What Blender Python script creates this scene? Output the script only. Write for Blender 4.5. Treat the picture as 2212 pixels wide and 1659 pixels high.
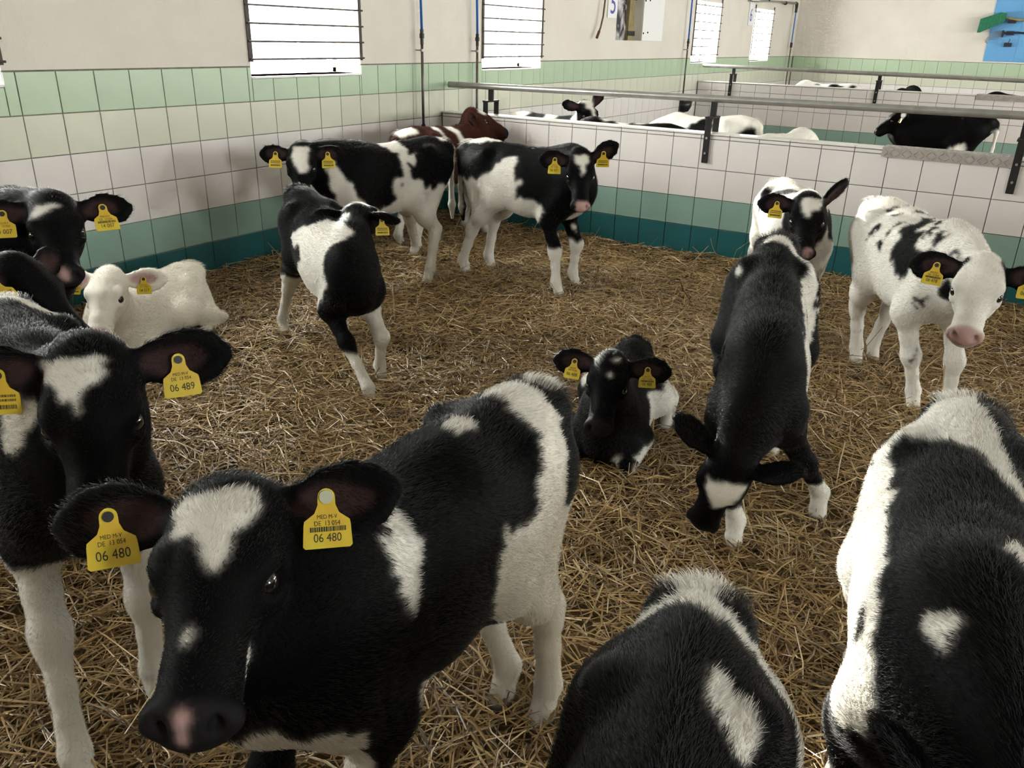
import bpy, bmesh, math, random
import numpy as np
from mathutils import Vector, Matrix

for o in list(bpy.data.objects):
    bpy.data.objects.remove(o)
SC = bpy.context.scene
COL = SC.collection

# ------------------------------------------------------------------ camera
CAM_POS = Vector((4.1944, -2.2399, 1.4614))
cam_r = Vector((0.84566, 0.53316, 0.02440)); cam_u = Vector((-0.22821, 0.31988, 0.91956)); cam_f = Vector((-0.48247, 0.78321, -0.39218))
camd = bpy.data.cameras.new('camera')
camd.sensor_fit = 'HORIZONTAL'; camd.sensor_width = 36.0
camd.lens = 36.0 * 1761.1 / 2212.0
camd.clip_start = 0.02
cam = bpy.data.objects.new('camera', camd)
M3 = Matrix((cam_r, cam_u, -cam_f)).transposed()
cam.matrix_world = Matrix.Translation(CAM_POS) @ M3.to_4x4()
COL.objects.link(cam)
SC.camera = cam

# ------------------------------------------------------------------ daylight: bright overcast sky
SKY = 30.0
world = bpy.data.worlds.new('sky'); SC.world = world
world.use_nodes = True
bg = world.node_tree.nodes['Background']
bg.inputs['Color'].default_value = (1.0, 0.985, 0.95, 1)
bg.inputs['Strength'].default_value = 2.0
SC.view_settings.view_transform = 'Standard'
SC.view_settings.look = 'None'
SC.view_settings.gamma = 1.0
SC.view_settings.use_curve_mapping = False
SC.view_settings.exposure = 1.2
SC.cycles.max_bounces = 5
SC.cycles.diffuse_bounces = 3
SC.cycles.glossy_bounces = 2
SC.cycles.transparent_max_bounces = 8
SC.cycles.sample_clamp_indirect = 6.0
SC.cycles.use_denoising = True
SC.cycles.use_adaptive_sampling = True
SC.cycles.adaptive_threshold = 0.09
SC.cycles.adaptive_min_samples = 14

SILL, HEAD = 1.195, 1.95
WIN_Y = [(-3.58, -2.58), (-1.08, -0.06), (1.43, 2.42), (3.945, 4.93), (8.86, 9.86), (11.42, 12.42)]
X_FAR = 8.6
FAR_Y = [(-2.4, -1.4), (3.6, 4.6), (6.1, 7.1), (8.6, 9.6), (11.1, 12.1)]  # first window is added out of view to brighten the foreground calves
Y_BACK, Y_REAR, Z_CEIL = 13.97, -5.6, 3.1
T = 0.2
ROW = lambda k: 1.25 - k * T            # height of tile row line k


def daylight(name, x, y0, y1, z0, z1, sgn):
    """the bright sky as it fills a window opening"""
    l = bpy.data.lights.new(name, 'AREA'); l.shape = 'RECTANGLE'
    l.size = z1 - z0; l.size_y = y1 - y0
    l.energy = SKY * math.pi * (z1 - z0) * (y1 - y0)
    l.color = (1.0, 0.99, 0.975)
    o = bpy.data.objects.new(name, l); COL.objects.link(o)
    o.location = (x, (y0 + y1) / 2, (z0 + z1) / 2)
    o.rotation_euler = (0, -math.pi / 2 * sgn, 0)


for a, b in WIN_Y:
    daylight('window_daylight', -0.305, a, b, SILL, HEAD, 1)
for a, b in FAR_Y:
    daylight('window_daylight', X_FAR + 0.305, a, b, 1.3, 2.3, -1)

# low hazy sun that reaches in through the windows of the left wall
sl = bpy.data.lights.new('sun', 'SUN'); sl.energy = 11.0; sl.angle = math.radians(1.2); sl.color = (1.0, .95, .86)
so = bpy.data.objects.new('sun', sl); COL.objects.link(so)
so.rotation_euler = Vector((1.0, -0.65, -0.28)).to_track_quat('-Z', 'Y').to_euler()


# ------------------------------------------------------------------ helpers
def mat(name, color, rough=0.6, spec=0.5, noise=0.0, nscale=8.0, bump=0.0, bscale=40.0, metal=0.0, color2=None, coat=0.0):
    m = bpy.data.materials.new(name); m.use_nodes = True
    nt = m.node_tree; b = nt.nodes['Principled BSDF']
    b.inputs['Base Color'].default_value = (*color, 1)
    b.inputs['Roughness'].default_value = rough
    b.inputs['Specular IOR Level'].default_value = spec
    b.inputs['Metallic'].default_value = metal
    b.inputs['Coat Weight'].default_value = coat
    if noise or color2:
        tc = nt.nodes.new('ShaderNodeTexCoord')
        nz = nt.nodes.new('ShaderNodeTexNoise'); nz.inputs['Scale'].default_value = nscale; nz.inputs['Detail'].default_value = 5
        nt.links.new(tc.outputs['Object'], nz.inputs['Vector'])
        mx = nt.nodes.new('ShaderNodeMix'); mx.data_type = 'RGBA'
        c2 = color2 or tuple(max(0, c * (1 - noise)) for c in color)
        mx.inputs[6].default_value = (*color, 1); mx.inputs[7].default_value = (*c2, 1)
        rp = nt.nodes.new('ShaderNodeValToRGB'); rp.color_ramp.elements[0].position = .38; rp.color_ramp.elements[1].position = .68
        nt.links.new(nz.outputs['Fac'], rp.inputs['Fac'])
        nt.links.new(rp.outputs['Color'], mx.inputs[0]); nt.links.new(mx.outputs[2], b.inputs['Base Color'])
    if bump:
        tc = nt.nodes.new('ShaderNodeTexCoord')
        nz = nt.nodes.new('ShaderNodeTexNoise'); nz.inputs['Scale'].default_value = bscale; nz.inputs['Detail'].default_value = 4
        nt.links.new(tc.outputs['Object'], nz.inputs['Vector'])
        bp = nt.nodes.new('ShaderNodeBump'); bp.inputs['Strength'].default_value = bump; bp.inputs['Distance'].default_value = .01
        nt.links.new(nz.outputs['Fac'], bp.inputs['Height']); nt.links.new(bp.outputs['Normal'], b.inputs['Normal'])
    return m


def mesh_obj(name, V, Fc, m, parent=None, smooth=False):
    me = bpy.data.meshes.new(name)
    me.from_pydata([tuple(map(float, v)) for v in V], [], [tuple(map(int, f)) for f in Fc])
    me.update()
    if smooth:
        me.polygons.foreach_set('use_smooth', np.ones(len(me.polygons), bool))
    o = bpy.data.objects.new(name, me); COL.objects.link(o)
    if m is not None:
        me.materials.append(m)
    if parent is not None:
        o.parent = parent
    return o


class MB:
    """collects boxes, prisms, tubes and lathed shapes; build() links them as one mesh"""

    def __init__(self):
        self.V = []; self.F = []

    def add(self, V, F):
        n = len(self.V); self.V += [tuple(v) for v in V]; self.F += [tuple(i + n for i in f) for f in F]
        return self

    def box(self, lo, hi, bev=0.0):
        (x0, y0, z0), (x1, y1, z1) = lo, hi
        if bev <= 0:
            V = [(x, y, z) for x in (x0, x1) for y in (y0, y1) for z in (z0, z1)]
            F = [(0, 1, 3, 2), (4, 6, 7, 5), (0, 4, 5, 1), (2, 3, 7, 6), (0, 2, 6, 4), (1, 5, 7, 3)]
            return self.add(V, F)
        bm = bmesh.new(); bmesh.ops.create_cube(bm, size=1)
        for v in bm.verts:
            v.co = ((x0 + x1) / 2 + v.co.x * (x1 - x0), (y0 + y1) / 2 + v.co.y * (y1 - y0), (z0 + z1) / 2 + v.co.z * (z1 - z0))
        bmesh.ops.bevel(bm, geom=bm.edges[:], offset=bev, segments=1, affect='EDGES', profile=.7)
        bm.verts.index_update()
        self.add([v.co[:] for v in bm.verts], [[v.index for v in f.verts] for f in bm.faces]); bm.free()
        return self

    def tube(self, pts, r, n=10, cap=True):
        pts = [Vector(p) for p in pts]
        rs = r if isinstance(r, (list, tuple)) else [r] * len(pts)
        V = []; F = []
        ref = None
        for i, p in enumerate(pts):
            d = (pts[min(i + 1, len(pts) - 1)] - pts[max(i - 1, 0)]).normalized()
            if ref is None:
                ref = Vector((0, 0, 1)) if abs(d.z) < .9 else Vector((1, 0, 0))
            s = d.cross(ref).normalized(); ref = s.cross(d).normalized()
            for k in range(n):
                a = 2 * math.pi * k / n
                V.append(p + rs[i] * (math.cos(a) * s + math.sin(a) * ref))
        for i in range(len(pts) - 1):
            for k in range(n):
                F.append((i * n + k, i * n + (k + 1) % n, (i + 1) * n + (k + 1) % n, (i + 1) * n + k))
        if cap:
            F.append(tuple(range(n - 1, -1, -1))); F.append(tuple((len(pts) - 1) * n + k for k in range(n)))
        return self.add(V, F)

    def prism(self, poly, axis, a, b):
        """polygon in the two other axes, extruded from a to b along axis"""
        n = len(poly); V = []
        for t in (a, b):
            for p in poly:
                q = list(p); q.insert(axis, t); V.append(q)
        F = [tuple(range(n - 1, -1, -1)), tuple(range(n, 2 * n))]
        F += [(i, (i + 1) % n, n + (i + 1) % n, n + i) for i in range(n)]
        return self.add(V, F)

    def build(self, name, m, parent=None, smooth=False, origin=None):
        V = self.V
        if origin is not None:
            V = [tuple(np.subtract(v, origin)) for v in V]
        o = mesh_obj(name, V, self.F, m, parent, smooth)
        if origin is not None:
            o.location = origin
        bm = bmesh.new(); bm.from_mesh(o.data); bmesh.ops.recalc_face_normals(bm, faces=bm.faces[:]); bm.to_mesh(o.data); bm.free()
        return o


def tag(o, label=None, cat=None, group=None, kind=None):
    if label: o['label'] = label
    if cat: o['category'] = cat
    if group: o['group'] = group
    if kind: o['kind'] = kind
    return o


def empty(name, loc=(0, 0, 0), rz=0.0):
    o = bpy.data.objects.new(name, None); COL.objects.link(o)
    o.location = loc; o.rotation_euler = (0, 0, rz); o.empty_display_size = .1
    return o


def text_mesh(s, size):
    c = bpy.data.curves.new('t', 'FONT'); c.body = s; c.size = size; c.align_x = 'CENTER'; c.align_y = 'CENTER'
    c.resolution_u = 3
    o = bpy.data.objects.new('t', c); COL.objects.link(o)
    dg = bpy.context.evaluated_depsgraph_get()
    me = o.evaluated_get(dg).to_mesh()
    V = [v.co[:] for v in me.vertices]; F = [tuple(p.vertices) for p in me.polygons]
    o.evaluated_get(dg).to_mesh_clear()
    bpy.data.objects.remove(o); bpy.data.curves.remove(c)
    return V, F
# ------------------------------------------------------------------ materials of the barn
M_PLASTER = mat('plaster', (.72, .675, .61), .85, .2, color2=(.66, .615, .55), nscale=1.6, bump=.15, bscale=60)
M_GROUT = mat('grout', (.22, .20, .175), .9, .2, noise=.3, nscale=20)
M_CEIL = mat('ceiling paint', (.62, .60, .56), .9, .2, noise=.12, nscale=2)
M_TG = mat('sage green tile', (.42, .54, .38), .28, .5, noise=.06, nscale=3, coat=.2)
M_TB = mat('pale grey-green tile', (.60, .61, .50), .28, .5, noise=.05, nscale=3, coat=.2)
M_TW = mat('white tile', (.72, .68, .665), .25, .5, noise=.05, nscale=3, coat=.2)
M_TL = mat('grey-green tile', (.235, .365, .31), .28, .5, noise=.08, nscale=3, coat=.2)
M_TT = mat('dark teal tile', (.012, .105, .115), .28, .5, noise=.15, nscale=4, coat=.2)
M_SKIRT = mat('dark skirting', (.03, .026, .026), .8, .3, noise=.4, nscale=12)
M_CAP = mat('glazed capping tile', (.74, .71, .67), .3, .5, noise=.08, nscale=5, coat=.2)
M_FLOOR = mat('trodden straw', (.20, .135, .06), .95, .1, color2=(.10, .062, .025), nscale=14, bump=.8, bscale=50)
M_STEEL = mat('galvanised pipe', (.36, .35, .33), .42, .5, metal=.65, noise=.2, nscale=14)
M_DARK = mat('dark painted steel', (.020, .017, .016), .65, .25, noise=.4, nscale=25, bump=.2, bscale=80)
M_RUST = mat('weathered bars', (.075, .058, .05), .6, .4, noise=.5, nscale=30)
M_FRAME = mat('white window frame', (.8, .8, .78), .4, .5)
M_BLUE = mat('blue hose', (.02, .14, .50), .4, .5)
M_BLACK = mat('black plastic', (.012, .012, .013), .4, .5)
M_GALV = mat('worn galvanised tube', (.16, .14, .125), .45, .5, metal=.5, noise=.4, nscale=20)
M_PLATE = mat('tread plate metal', (.42, .39, .36), .45, .5, metal=.4, noise=.15, nscale=30)
M_SIGN = mat('white sign plastic', (.82, .82, .82), .4, .5)
M_SIGNBLUE = mat('blue sign paint', (.09, .08, .42), .5, .5)
M_BROWN = mat('brown rubber hose', (.11, .065, .025), .5, .5)
M_COPPER = mat('reddish brass fitting', (.12, .035, .025), .45, .5, metal=.4)

m = bpy.data.materials.new('window glass'); m.use_nodes = True
nt = m.node_tree; nt.nodes.clear()
go = nt.nodes.new('ShaderNodeOutputMaterial'); tr = nt.nodes.new('ShaderNodeBsdfTransparent'); gl = nt.nodes.new('ShaderNodeBsdfGlossy')
gl.inputs['Roughness'].default_value = .05; tr.inputs['Color'].default_value = (.95, .97, .96, 1)
mxs = nt.nodes.new('ShaderNodeMixShader'); mxs.inputs[0].default_value = .05
nt.links.new(tr.outputs[0], mxs.inputs[1]); nt.links.new(gl.outputs[0], mxs.inputs[2]); nt.links.new(mxs.outputs[0], go.inputs['Surface'])
M_GLASS = m

YD = 3.356           # front face of the near divider
YD2 = 9.20           # front face of the far divider
TH = 0.13            # divider thickness


def wall_with_openings(name, x0, x1, ya, yb, z1, openings, m):
    """a straight wall along y with rectangular window openings"""
    b = MB(); y = ya
    for (a, c, s, h) in sorted(openings):
        b.box((x0, y, -.1), (x1, a, z1)); b.box((x0, a, -.1), (x1, c, s)); b.box((x0, a, h), (x1, c, z1)); y = c
    b.box((x0, y, -.1), (x1, yb, z1))
    return tag(b.build(name, m), kind='structure')


HATCH = (6.53, 7.20, 1.45, 2.05)
TF = 0.008           # a tile stands this proud of the wall behind it
wall_left = wall_with_openings('wall_left', -.32, -TF, Y_REAR, Y_BACK + .3, Z_CEIL,
                               [(a, b, SILL, HEAD) for a, b in WIN_Y] + [HATCH], M_PLASTER)
# plaster above the tiles comes forward to the tile face
b = MB(); y = Y_REAR
for (a, c, s, h) in sorted([(a, b_, SILL, HEAD) for a, b_ in WIN_Y] + [HATCH]):
    b.box((-TF, y, 1.256), (-.002, a, Z_CEIL))
    b.box((-TF, a, h), (-.002, c, Z_CEIL))
    if s > 1.3:
        b.box((-TF, a, 1.256), (-.002, c, s))
    y = c
b.box((-TF, y, 1.256), (-.002, Y_BACK, Z_CEIL))
tag(b.build('plaster', M_PLASTER, wall_left))
wall_right = wall_with_openings('wall_right', X_FAR, X_FAR + .32, Y_REAR, Y_BACK + .3, Z_CEIL, [(a, c, 1.3, 2.3) for a, c in FAR_Y], M_PLASTER)
wall_back = tag(MB().box((-.32, Y_BACK + TF, -.1), (X_FAR + .32, Y_BACK + .32, Z_CEIL)).build('wall_back', M_PLASTER), kind='structure')
tag(MB().box((-.01, Y_BACK + .002, 1.256), (X_FAR, Y_BACK + TF, Z_CEIL)).build('plaster', M_PLASTER, wall_back))
wall_rear = tag(MB().box((-.32, Y_REAR - .3, -.1), (X_FAR + .32, Y_REAR, Z_CEIL)).build('wall_rear', M_PLASTER), kind='structure')
ceiling = tag(MB().box((-.32, Y_REAR - .3, Z_CEIL), (X_FAR + .32, Y_BACK + .32, Z_CEIL + .2)).build('ceiling', M_CEIL), kind='structure')
floor = tag(MB().box((-.32, Y_REAR - .3, -.25), (X_FAR + .32, Y_BACK + .32, -.02)).build('floor', M_FLOOR), kind='structure')

# ------------------------------------------------------------------ tiles, one object each
G2 = 0.0022          # half a grout joint
tile_cache = {}


def tile(parent, m, lo, hi, axis):
    """one bevelled tile; lo/hi are (u0, z0), (u1, z1); axis 0 = left wall (u = y), 1 = walls across (u = x)"""
    w, h = round(hi[0] - lo[0], 3), round(hi[1] - lo[1], 3)
    key = (m.name, w, h, axis)
    if key not in tile_cache:
        b_ = .0022
        P = lambda u, z, d: (d, u, z) if axis == 0 else (u, -d, z)
        W, H = w / 2 - G2, h / 2 - G2
        V = [P(u, z, 0) for u, z in ((-W, -H), (W, -H), (W, H), (-W, H))] + [P(u, z, TF - .0015) for u, z in ((-W, -H), (W, -H), (W, H), (-W, H))] \
            + [P(u, z, TF) for u, z in ((-W + b_, -H + b_), (W - b_, -H + b_), (W - b_, H - b_), (-W + b_, H - b_))]
        F = [(8, 9, 10, 11)] + [(i, (i + 1) % 4, 4 + (i + 1) % 4, 4 + i) for i in range(4)] + [(4 + i, 4 + (i + 1) % 4, 8 + (i + 1) % 4, 8 + i) for i in range(4)]
        if axis == 1:
            F = [f for f in F]
        me = bpy.data.meshes.new('tile'); me.from_pydata(V, [], F); me.update(); me.materials.append(m)
        bm = bmesh.new(); bm.from_mesh(me); bmesh.ops.recalc_face_normals(bm, faces=bm.faces[:])
        if bm.faces[0].normal.dot(Vector((1, 0, 0)) if axis == 0 else Vector((0, -1, 0))) < 0:
            bmesh.ops.reverse_faces(bm, faces=bm.faces[:])
        bm.to_mesh(me); bm.free()
        tile_cache[key] = me
    o = bpy.data.objects.new('tile', tile_cache[key]); COL.objects.link(o); o.parent = parent
    c = ((lo[0] + hi[0]) / 2, (lo[1] + hi[1]) / 2)
    return o, c


random.seed(4)
# left wall: six rows from the top of the tiling down; columns measured from y = 0
rows_left = [(M_TG, 0), (M_TB, 1), (M_TW, 2), (M_TW, 3), (M_TL, 4), (M_TT, 5)]
gb = MB(); y = Y_REAR
for a, b_ in sorted(WIN_Y):
    gb.box((-TF - .004, y, -.02), (-TF + .003, a, 1.2555)); gb.box((-TF - .004, a, -.02), (-TF + .003, b_, SILL - .013)); y = b_
gb.box((-TF - .004, y, -.02), (-TF + .003, Y_BACK, 1.2555))
gb.build('grout', M_GROUT, wall_left)
far_bits = {}
for m_, k in rows_left:
    z1, z0 = ROW(k), ROW(k + 1)
    for c in range(-4, 70):
        y0, y1 = c * T, (c + 1) * T
        if y1 > Y_BACK:
            y1 = Y_BACK
        top = z1
        cuts = [(y0, y1, z1)]
        if k == 0:                                    # the window sills cut into the top row
            for a, b_ in WIN_Y:
                nc = []
                for (p, q, zt) in cuts:
                    if q <= a or p >= b_:
                        nc.append((p, q, zt)); continue
                    if p < a - .02: nc.append((p, a, zt))
                    nc.append((max(p, a), min(q, b_), SILL - .012))
                    if q > b_ + .02: nc.append((b_, q, zt))
                cuts = nc
        for (p, q, zt) in cuts:
            # rows hidden behind the dividers and calves beyond the near pen are left as one joined part
            if (k >= 3 and c >= 17) or (c >= 46 and k >= 2) or c < -4:
                far_bits.setdefault(m_.name, []).append((p, q, z0, zt)); continue
            o, cc = tile(wall_left, m_, (p, z0), (q, zt), 0)
            o.location = (-TF + random.uniform(0, .0007), cc[0], cc[1])
            o.rotation_euler = (0, random.uniform(-.002, .002), random.uniform(-.002, .002))
for m_ in (M_TG, M_TB, M_TW, M_TL, M_TT):
    bits = far_bits.get(m_.name)
    if bits:
        bb = MB()
        for (p, q, z0, zt) in bits:
            bb.box((-TF, p + G2, z0 + G2), (0, q - G2, zt - G2))
        tag(bb.build('far_tiles', m_, wall_left), kind='stuff')
tag(MB().box((-TF, Y_REAR, -.02), (.004, Y_BACK, ROW(6) - .004)).build('baseboard_left', M_SKIRT), kind='structure')


def divider(name, y, top, x0, x1, xoff, n_lab, rows, plate=None):
    """low tiled partition: core, front tiles, capping tiles, skirting"""
    w = tag(MB().box((x0, y + TF, -.02), (x1, y + TH - TF, top - .012)).build(name, M_GROUT), kind='structure')
    for (m_, z0, z1) in rows:
        c = math.floor((x0 - xoff) / T)
        while xoff + c * T < x1:
            a, b_ = max(x0 + .003, xoff + c * T), min(x1, xoff + (c + 1) * T)
            if b_ - a > .03:
                o, cc = tile(w, m_, (a, z0), (b_, z1), 1)
                o.location = (cc[0], y + TF + random.uniform(-.0006, 0), cc[1])
                o.rotation_euler = (random.uniform(-.002, .002), 0, random.uniform(-.002, .002))
            c += 1
    MB().box((x0, y + TH - TF, .05), (x1, y + TH, top - .012)).build('rear_tiling', M_TW, w)
    c = math.floor((x0 - xoff) / (2 * T)) * 2
    while xoff + c * T < x1:                           # capping tiles
        a, b_ = max(x0 + .002, xoff + c * T) + .001, min(x1, xoff + (c + 2) * T) - .001
        if b_ - a > .03:
            MB().box((a, y - .004, top - .012), (b_, y + TH + .004, top), .003).build('capping_tile', M_CAP, w)
        c += 2
    MB().box((x0, y - .006, -.02), (x1, y + TF, ROW(6) - .004)).build('skirting', M_SKIRT, w)
    return w


DIV_TOP = 0.888
div1 = divider('wall_divider', YD, DIV_TOP, 0.0, 5.4, 1.2148 - 6 * T, 1,
               [(M_TW, ROW(2), .874), (M_TW, ROW(3), ROW(2)), (M_TW, ROW(4), ROW(3)), (M_TL, ROW(5), ROW(4)), (M_TT, ROW(6), ROW(5))])
DIV2_TOP = 0.965
div2 = divider('wall_divider_far', YD2, DIV2_TOP, 0.0, 5.4, .013, 2,
               [(M_TW, ROW(2), .951), (M_TW, ROW(3), ROW(2)), (M_TW, ROW(4), ROW(3)), (M_TL, ROW(5), ROW(4))])
# back wall tiling
MB().box((0, Y_BACK + TF - .003, -.02), (X_FAR, Y_BACK + TF + .004, 1.2555)).build('grout', M_GROUT, wall_back)
for m_, k in rows_left[:3]:
    c = 0
    while c * T < 5.0:
        o, cc = tile(wall_back, m_, (c * T + .02, ROW(k + 1)), ((c + 1) * T + .02, ROW(k)), 1)
        o.location = (cc[0], Y_BACK + TF, cc[1]); c += 1
bb = MB()
for k in range(3):
    c = 25
    while (c + 1) * T < X_FAR:
        bb.box((c * T + .02 + G2, Y_BACK, ROW(k + 1) + G2), ((c + 1) * T + .02 - G2, Y_BACK + TF, ROW(k) - G2)); c += 1
tag(bb.build('far_tiles', M_TW, wall_back), kind='stuff')
MB().box((0, Y_BACK, -.02), (X_FAR, Y_BACK + TF, ROW(3))).build('lower_tiling', M_TL, wall_back)

# tread plate folded over the cap of each divider
for (y, top, x0, x1, lab) in ((YD, DIV_TOP, 3.375, 4.085, 'folded tread-plate strip on the near divider cap beside the right bracket'),
                              (YD2, DIV2_TOP, 3.42, 4.6, 'folded tread-plate strip on the far divider cap at the right edge')):
    r = tag(empty('tread_plate', ((x0 + x1) / 2, y, top)), lab, 'metal plate', 'tread plates on the dividers')
    L = x1 - x0
    MB().prism([(-.012, -.052), (-.007, -.052), (-.007, .002), (TH + .007, .002), (TH + .007, -.052), (TH + .012, -.052), (TH + .012, .007), (-.012, .007)], 0, -L / 2, L / 2).build('folded_sheet', M_PLATE, r)
    rb = MB(); n = int(L / .034)
    for i in range(n):                                 # raised ribs of the tread pattern
        x = -L / 2 + .012 + i * .034
        for j in range(4):
            yy = .012 + j * .032; s_ = 1 if (i + j) % 2 else -1
            rb.tube([(x, yy - .012 * s_, .0075), (x + .02, yy + .012 * s_, .0075)], .0028, 4)
        for j, zz in enumerate((-.012, -.036)):
            s_ = 1 if (i + j) % 2 else -1
            rb.tube([(x, -.0125, zz - .009 * s_), (x + .02, -.0125, zz + .009 * s_)], .0026, 4)
    tag(rb.build('tread_ribs', M_PLATE, r), kind='stuff')


# ------------------------------------------------------------------ rails on the dividers
def rail(y, top, z0, z1, x1, brackets, lab):
    r = tag(empty('guard_rail', (0.03, y + TH / 2, z0)), lab, 'railing', 'pipe rails above the dividers')
    L = x1 - .035
    tb = MB().tube([(0.005, 0, 0), (L, 0, (z1 - z0) * L / 4.03)], .0235, 16)
    tb.build('pipe', M_STEEL, r, smooth=False)
    for bx in brackets:
        zz = (z1 - z0) * bx / 4.03
        zb = top - z0
        MB().box((bx - .052, -.012, zb + .105), (bx - .012, .012, zz - .02), .002).build('bracket_post', M_DARK, r)
        br = MB().box((bx - .06, -TH / 2 - .016, zb + .094), (bx - .006, TH / 2 + .016, zb + .106), .002).build('bracket_yoke', M_DARK, r)
        MB().box((bx - .052, -TH / 2 - .018, zb - .195), (bx - .010, -TH / 2 - .007, zb + .10), .002).build('bracket_leg', M_DARK, br)
        MB().box((bx - .052, TH / 2 + .006, zb - .195), (bx - .010, TH / 2 + .017, zb + .10), .002).build('bracket_leg', M_DARK, br)
        for q in (-.03, -.13):
            MB().tube([(bx - .031, -TH / 2 - .017, zb + q), (bx - .031, -TH / 2 - .026, zb + q)], .008, 6).build('bolt', M_STEEL, br)
    return r


rail(YD, DIV_TOP, 1.092, 1.118, 5.3, [.445, 2.26, 4.10], 'grey pipe rail on dark brackets above the near tiled divider')
rail(YD2, DIV2_TOP, 1.160, 1.135, 5.3, [.475, 2.32, 4.16], 'grey pipe rail on dark brackets above the far tiled divider')

# ------------------------------------------------------------------ windows
for i, (a, b_) in enumerate(WIN_Y):
    w = tag(empty('window_%d' % (i + 1), (-.16, (a + b_) / 2, SILL)), kind='structure')
    W = (b_ - a) / 2; H = HEAD - SILL
    fr = MB()
    fw_ = .03
    xo = -.11
    fr.box((xo - .03, -W, 0), (xo + .03, -W + fw_, H)); fr.box((xo - .03, W - fw_, 0), (xo + .03, W, H))
    fr.box((xo - .03, -W, 0), (xo + .03, W, fw_)); fr.box((xo - .03, -W, H - fw_), (xo + .03, W, H))
    fr.box((xo - .015, W - .32, fw_), (xo + .015, W - .29, H - fw_))
    f_ = fr.build('window_frame', M_FRAME, w)
    MB().box((xo - .004, -W + fw_, fw_), (xo + .002, W - fw_, H - fw_)).build('pane', M_GLASS, w)
    MB().box((xo + .03, W - .40, fw_ + .005), (xo + .055, W - .32, fw_ + .022), .003).build('window_handle', M_FRAME, f_)
    MB().box((-.06, -W, -.012), (.162, W, 0.0)).build('window_sill', M_FRAME, w)
    # steel grille on the wall face
    g = MB().box((.163, -W - .014, .085), (.170, -W + .016, H + .05)).box((.163, W - .016, .085), (.170, W + .014, H + .05)).build('grille_frame', M_RUST, w)
    z = .10
    while z < H:
        MB().tube([(.176, -W - .012, z), (.176, W + .022, z)], .0058, 8).build('grille_bar', M_RUST, g)
        z += .101
for i, (a, b_) in enumerate(FAR_Y):
    w = tag(empty('window_%d' % (i + 7), (X_FAR + .16, (a + b_) / 2, 1.3)), kind='structure')
    W = (b_ - a) / 2; H = 1.0
    fr = MB(); xo = .1
    fr.box((xo - .03, -W, 0), (xo + .03, -W + .05, H)); fr.box((xo - .03, W - .05, 0), (xo + .03, W, H))
    fr.box((xo - .03, -W, 0), (xo + .03, W, .05)); fr.box((xo - .03, -W, H - .05), (xo + .03, W, H))
    fr.build('window_frame', M_FRAME, w)
    MB().box((xo - .002, -W + .05, .05), (xo + .002, W - .05, H - .05)).build('pane', M_GLASS, w)
# ------------------------------------------------------------------ straw bedding of the near pen
m = bpy.data.materials.new('straw'); m.use_nodes = True
nt = m.node_tree; b = nt.nodes['Principled BSDF']
at = nt.nodes.new('ShaderNodeAttribute'); at.attribute_name = 'straw'
nt.links.new(at.outputs['Color'], b.inputs['Base Color'])
b.inputs['Roughness'].default_value = .32; b.inputs['Specular IOR Level'].default_value = .7
M_STRAW = m


def bed_height(x, y):
    h = .028 + .012 * np.sin(2.1 * x + 1.3 * y) * np.sin(1.7 * y - .6 * x) + .010 * np.sin(6.3 * x + 2) * np.sin(5.1 * y + .7 * x)
    h = h + .03 * np.exp(-(x / .22) ** 2) + .025 * np.exp(-((3.33 - y) / .22) ** 2)
    return np.maximum(h, .006)


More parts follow.
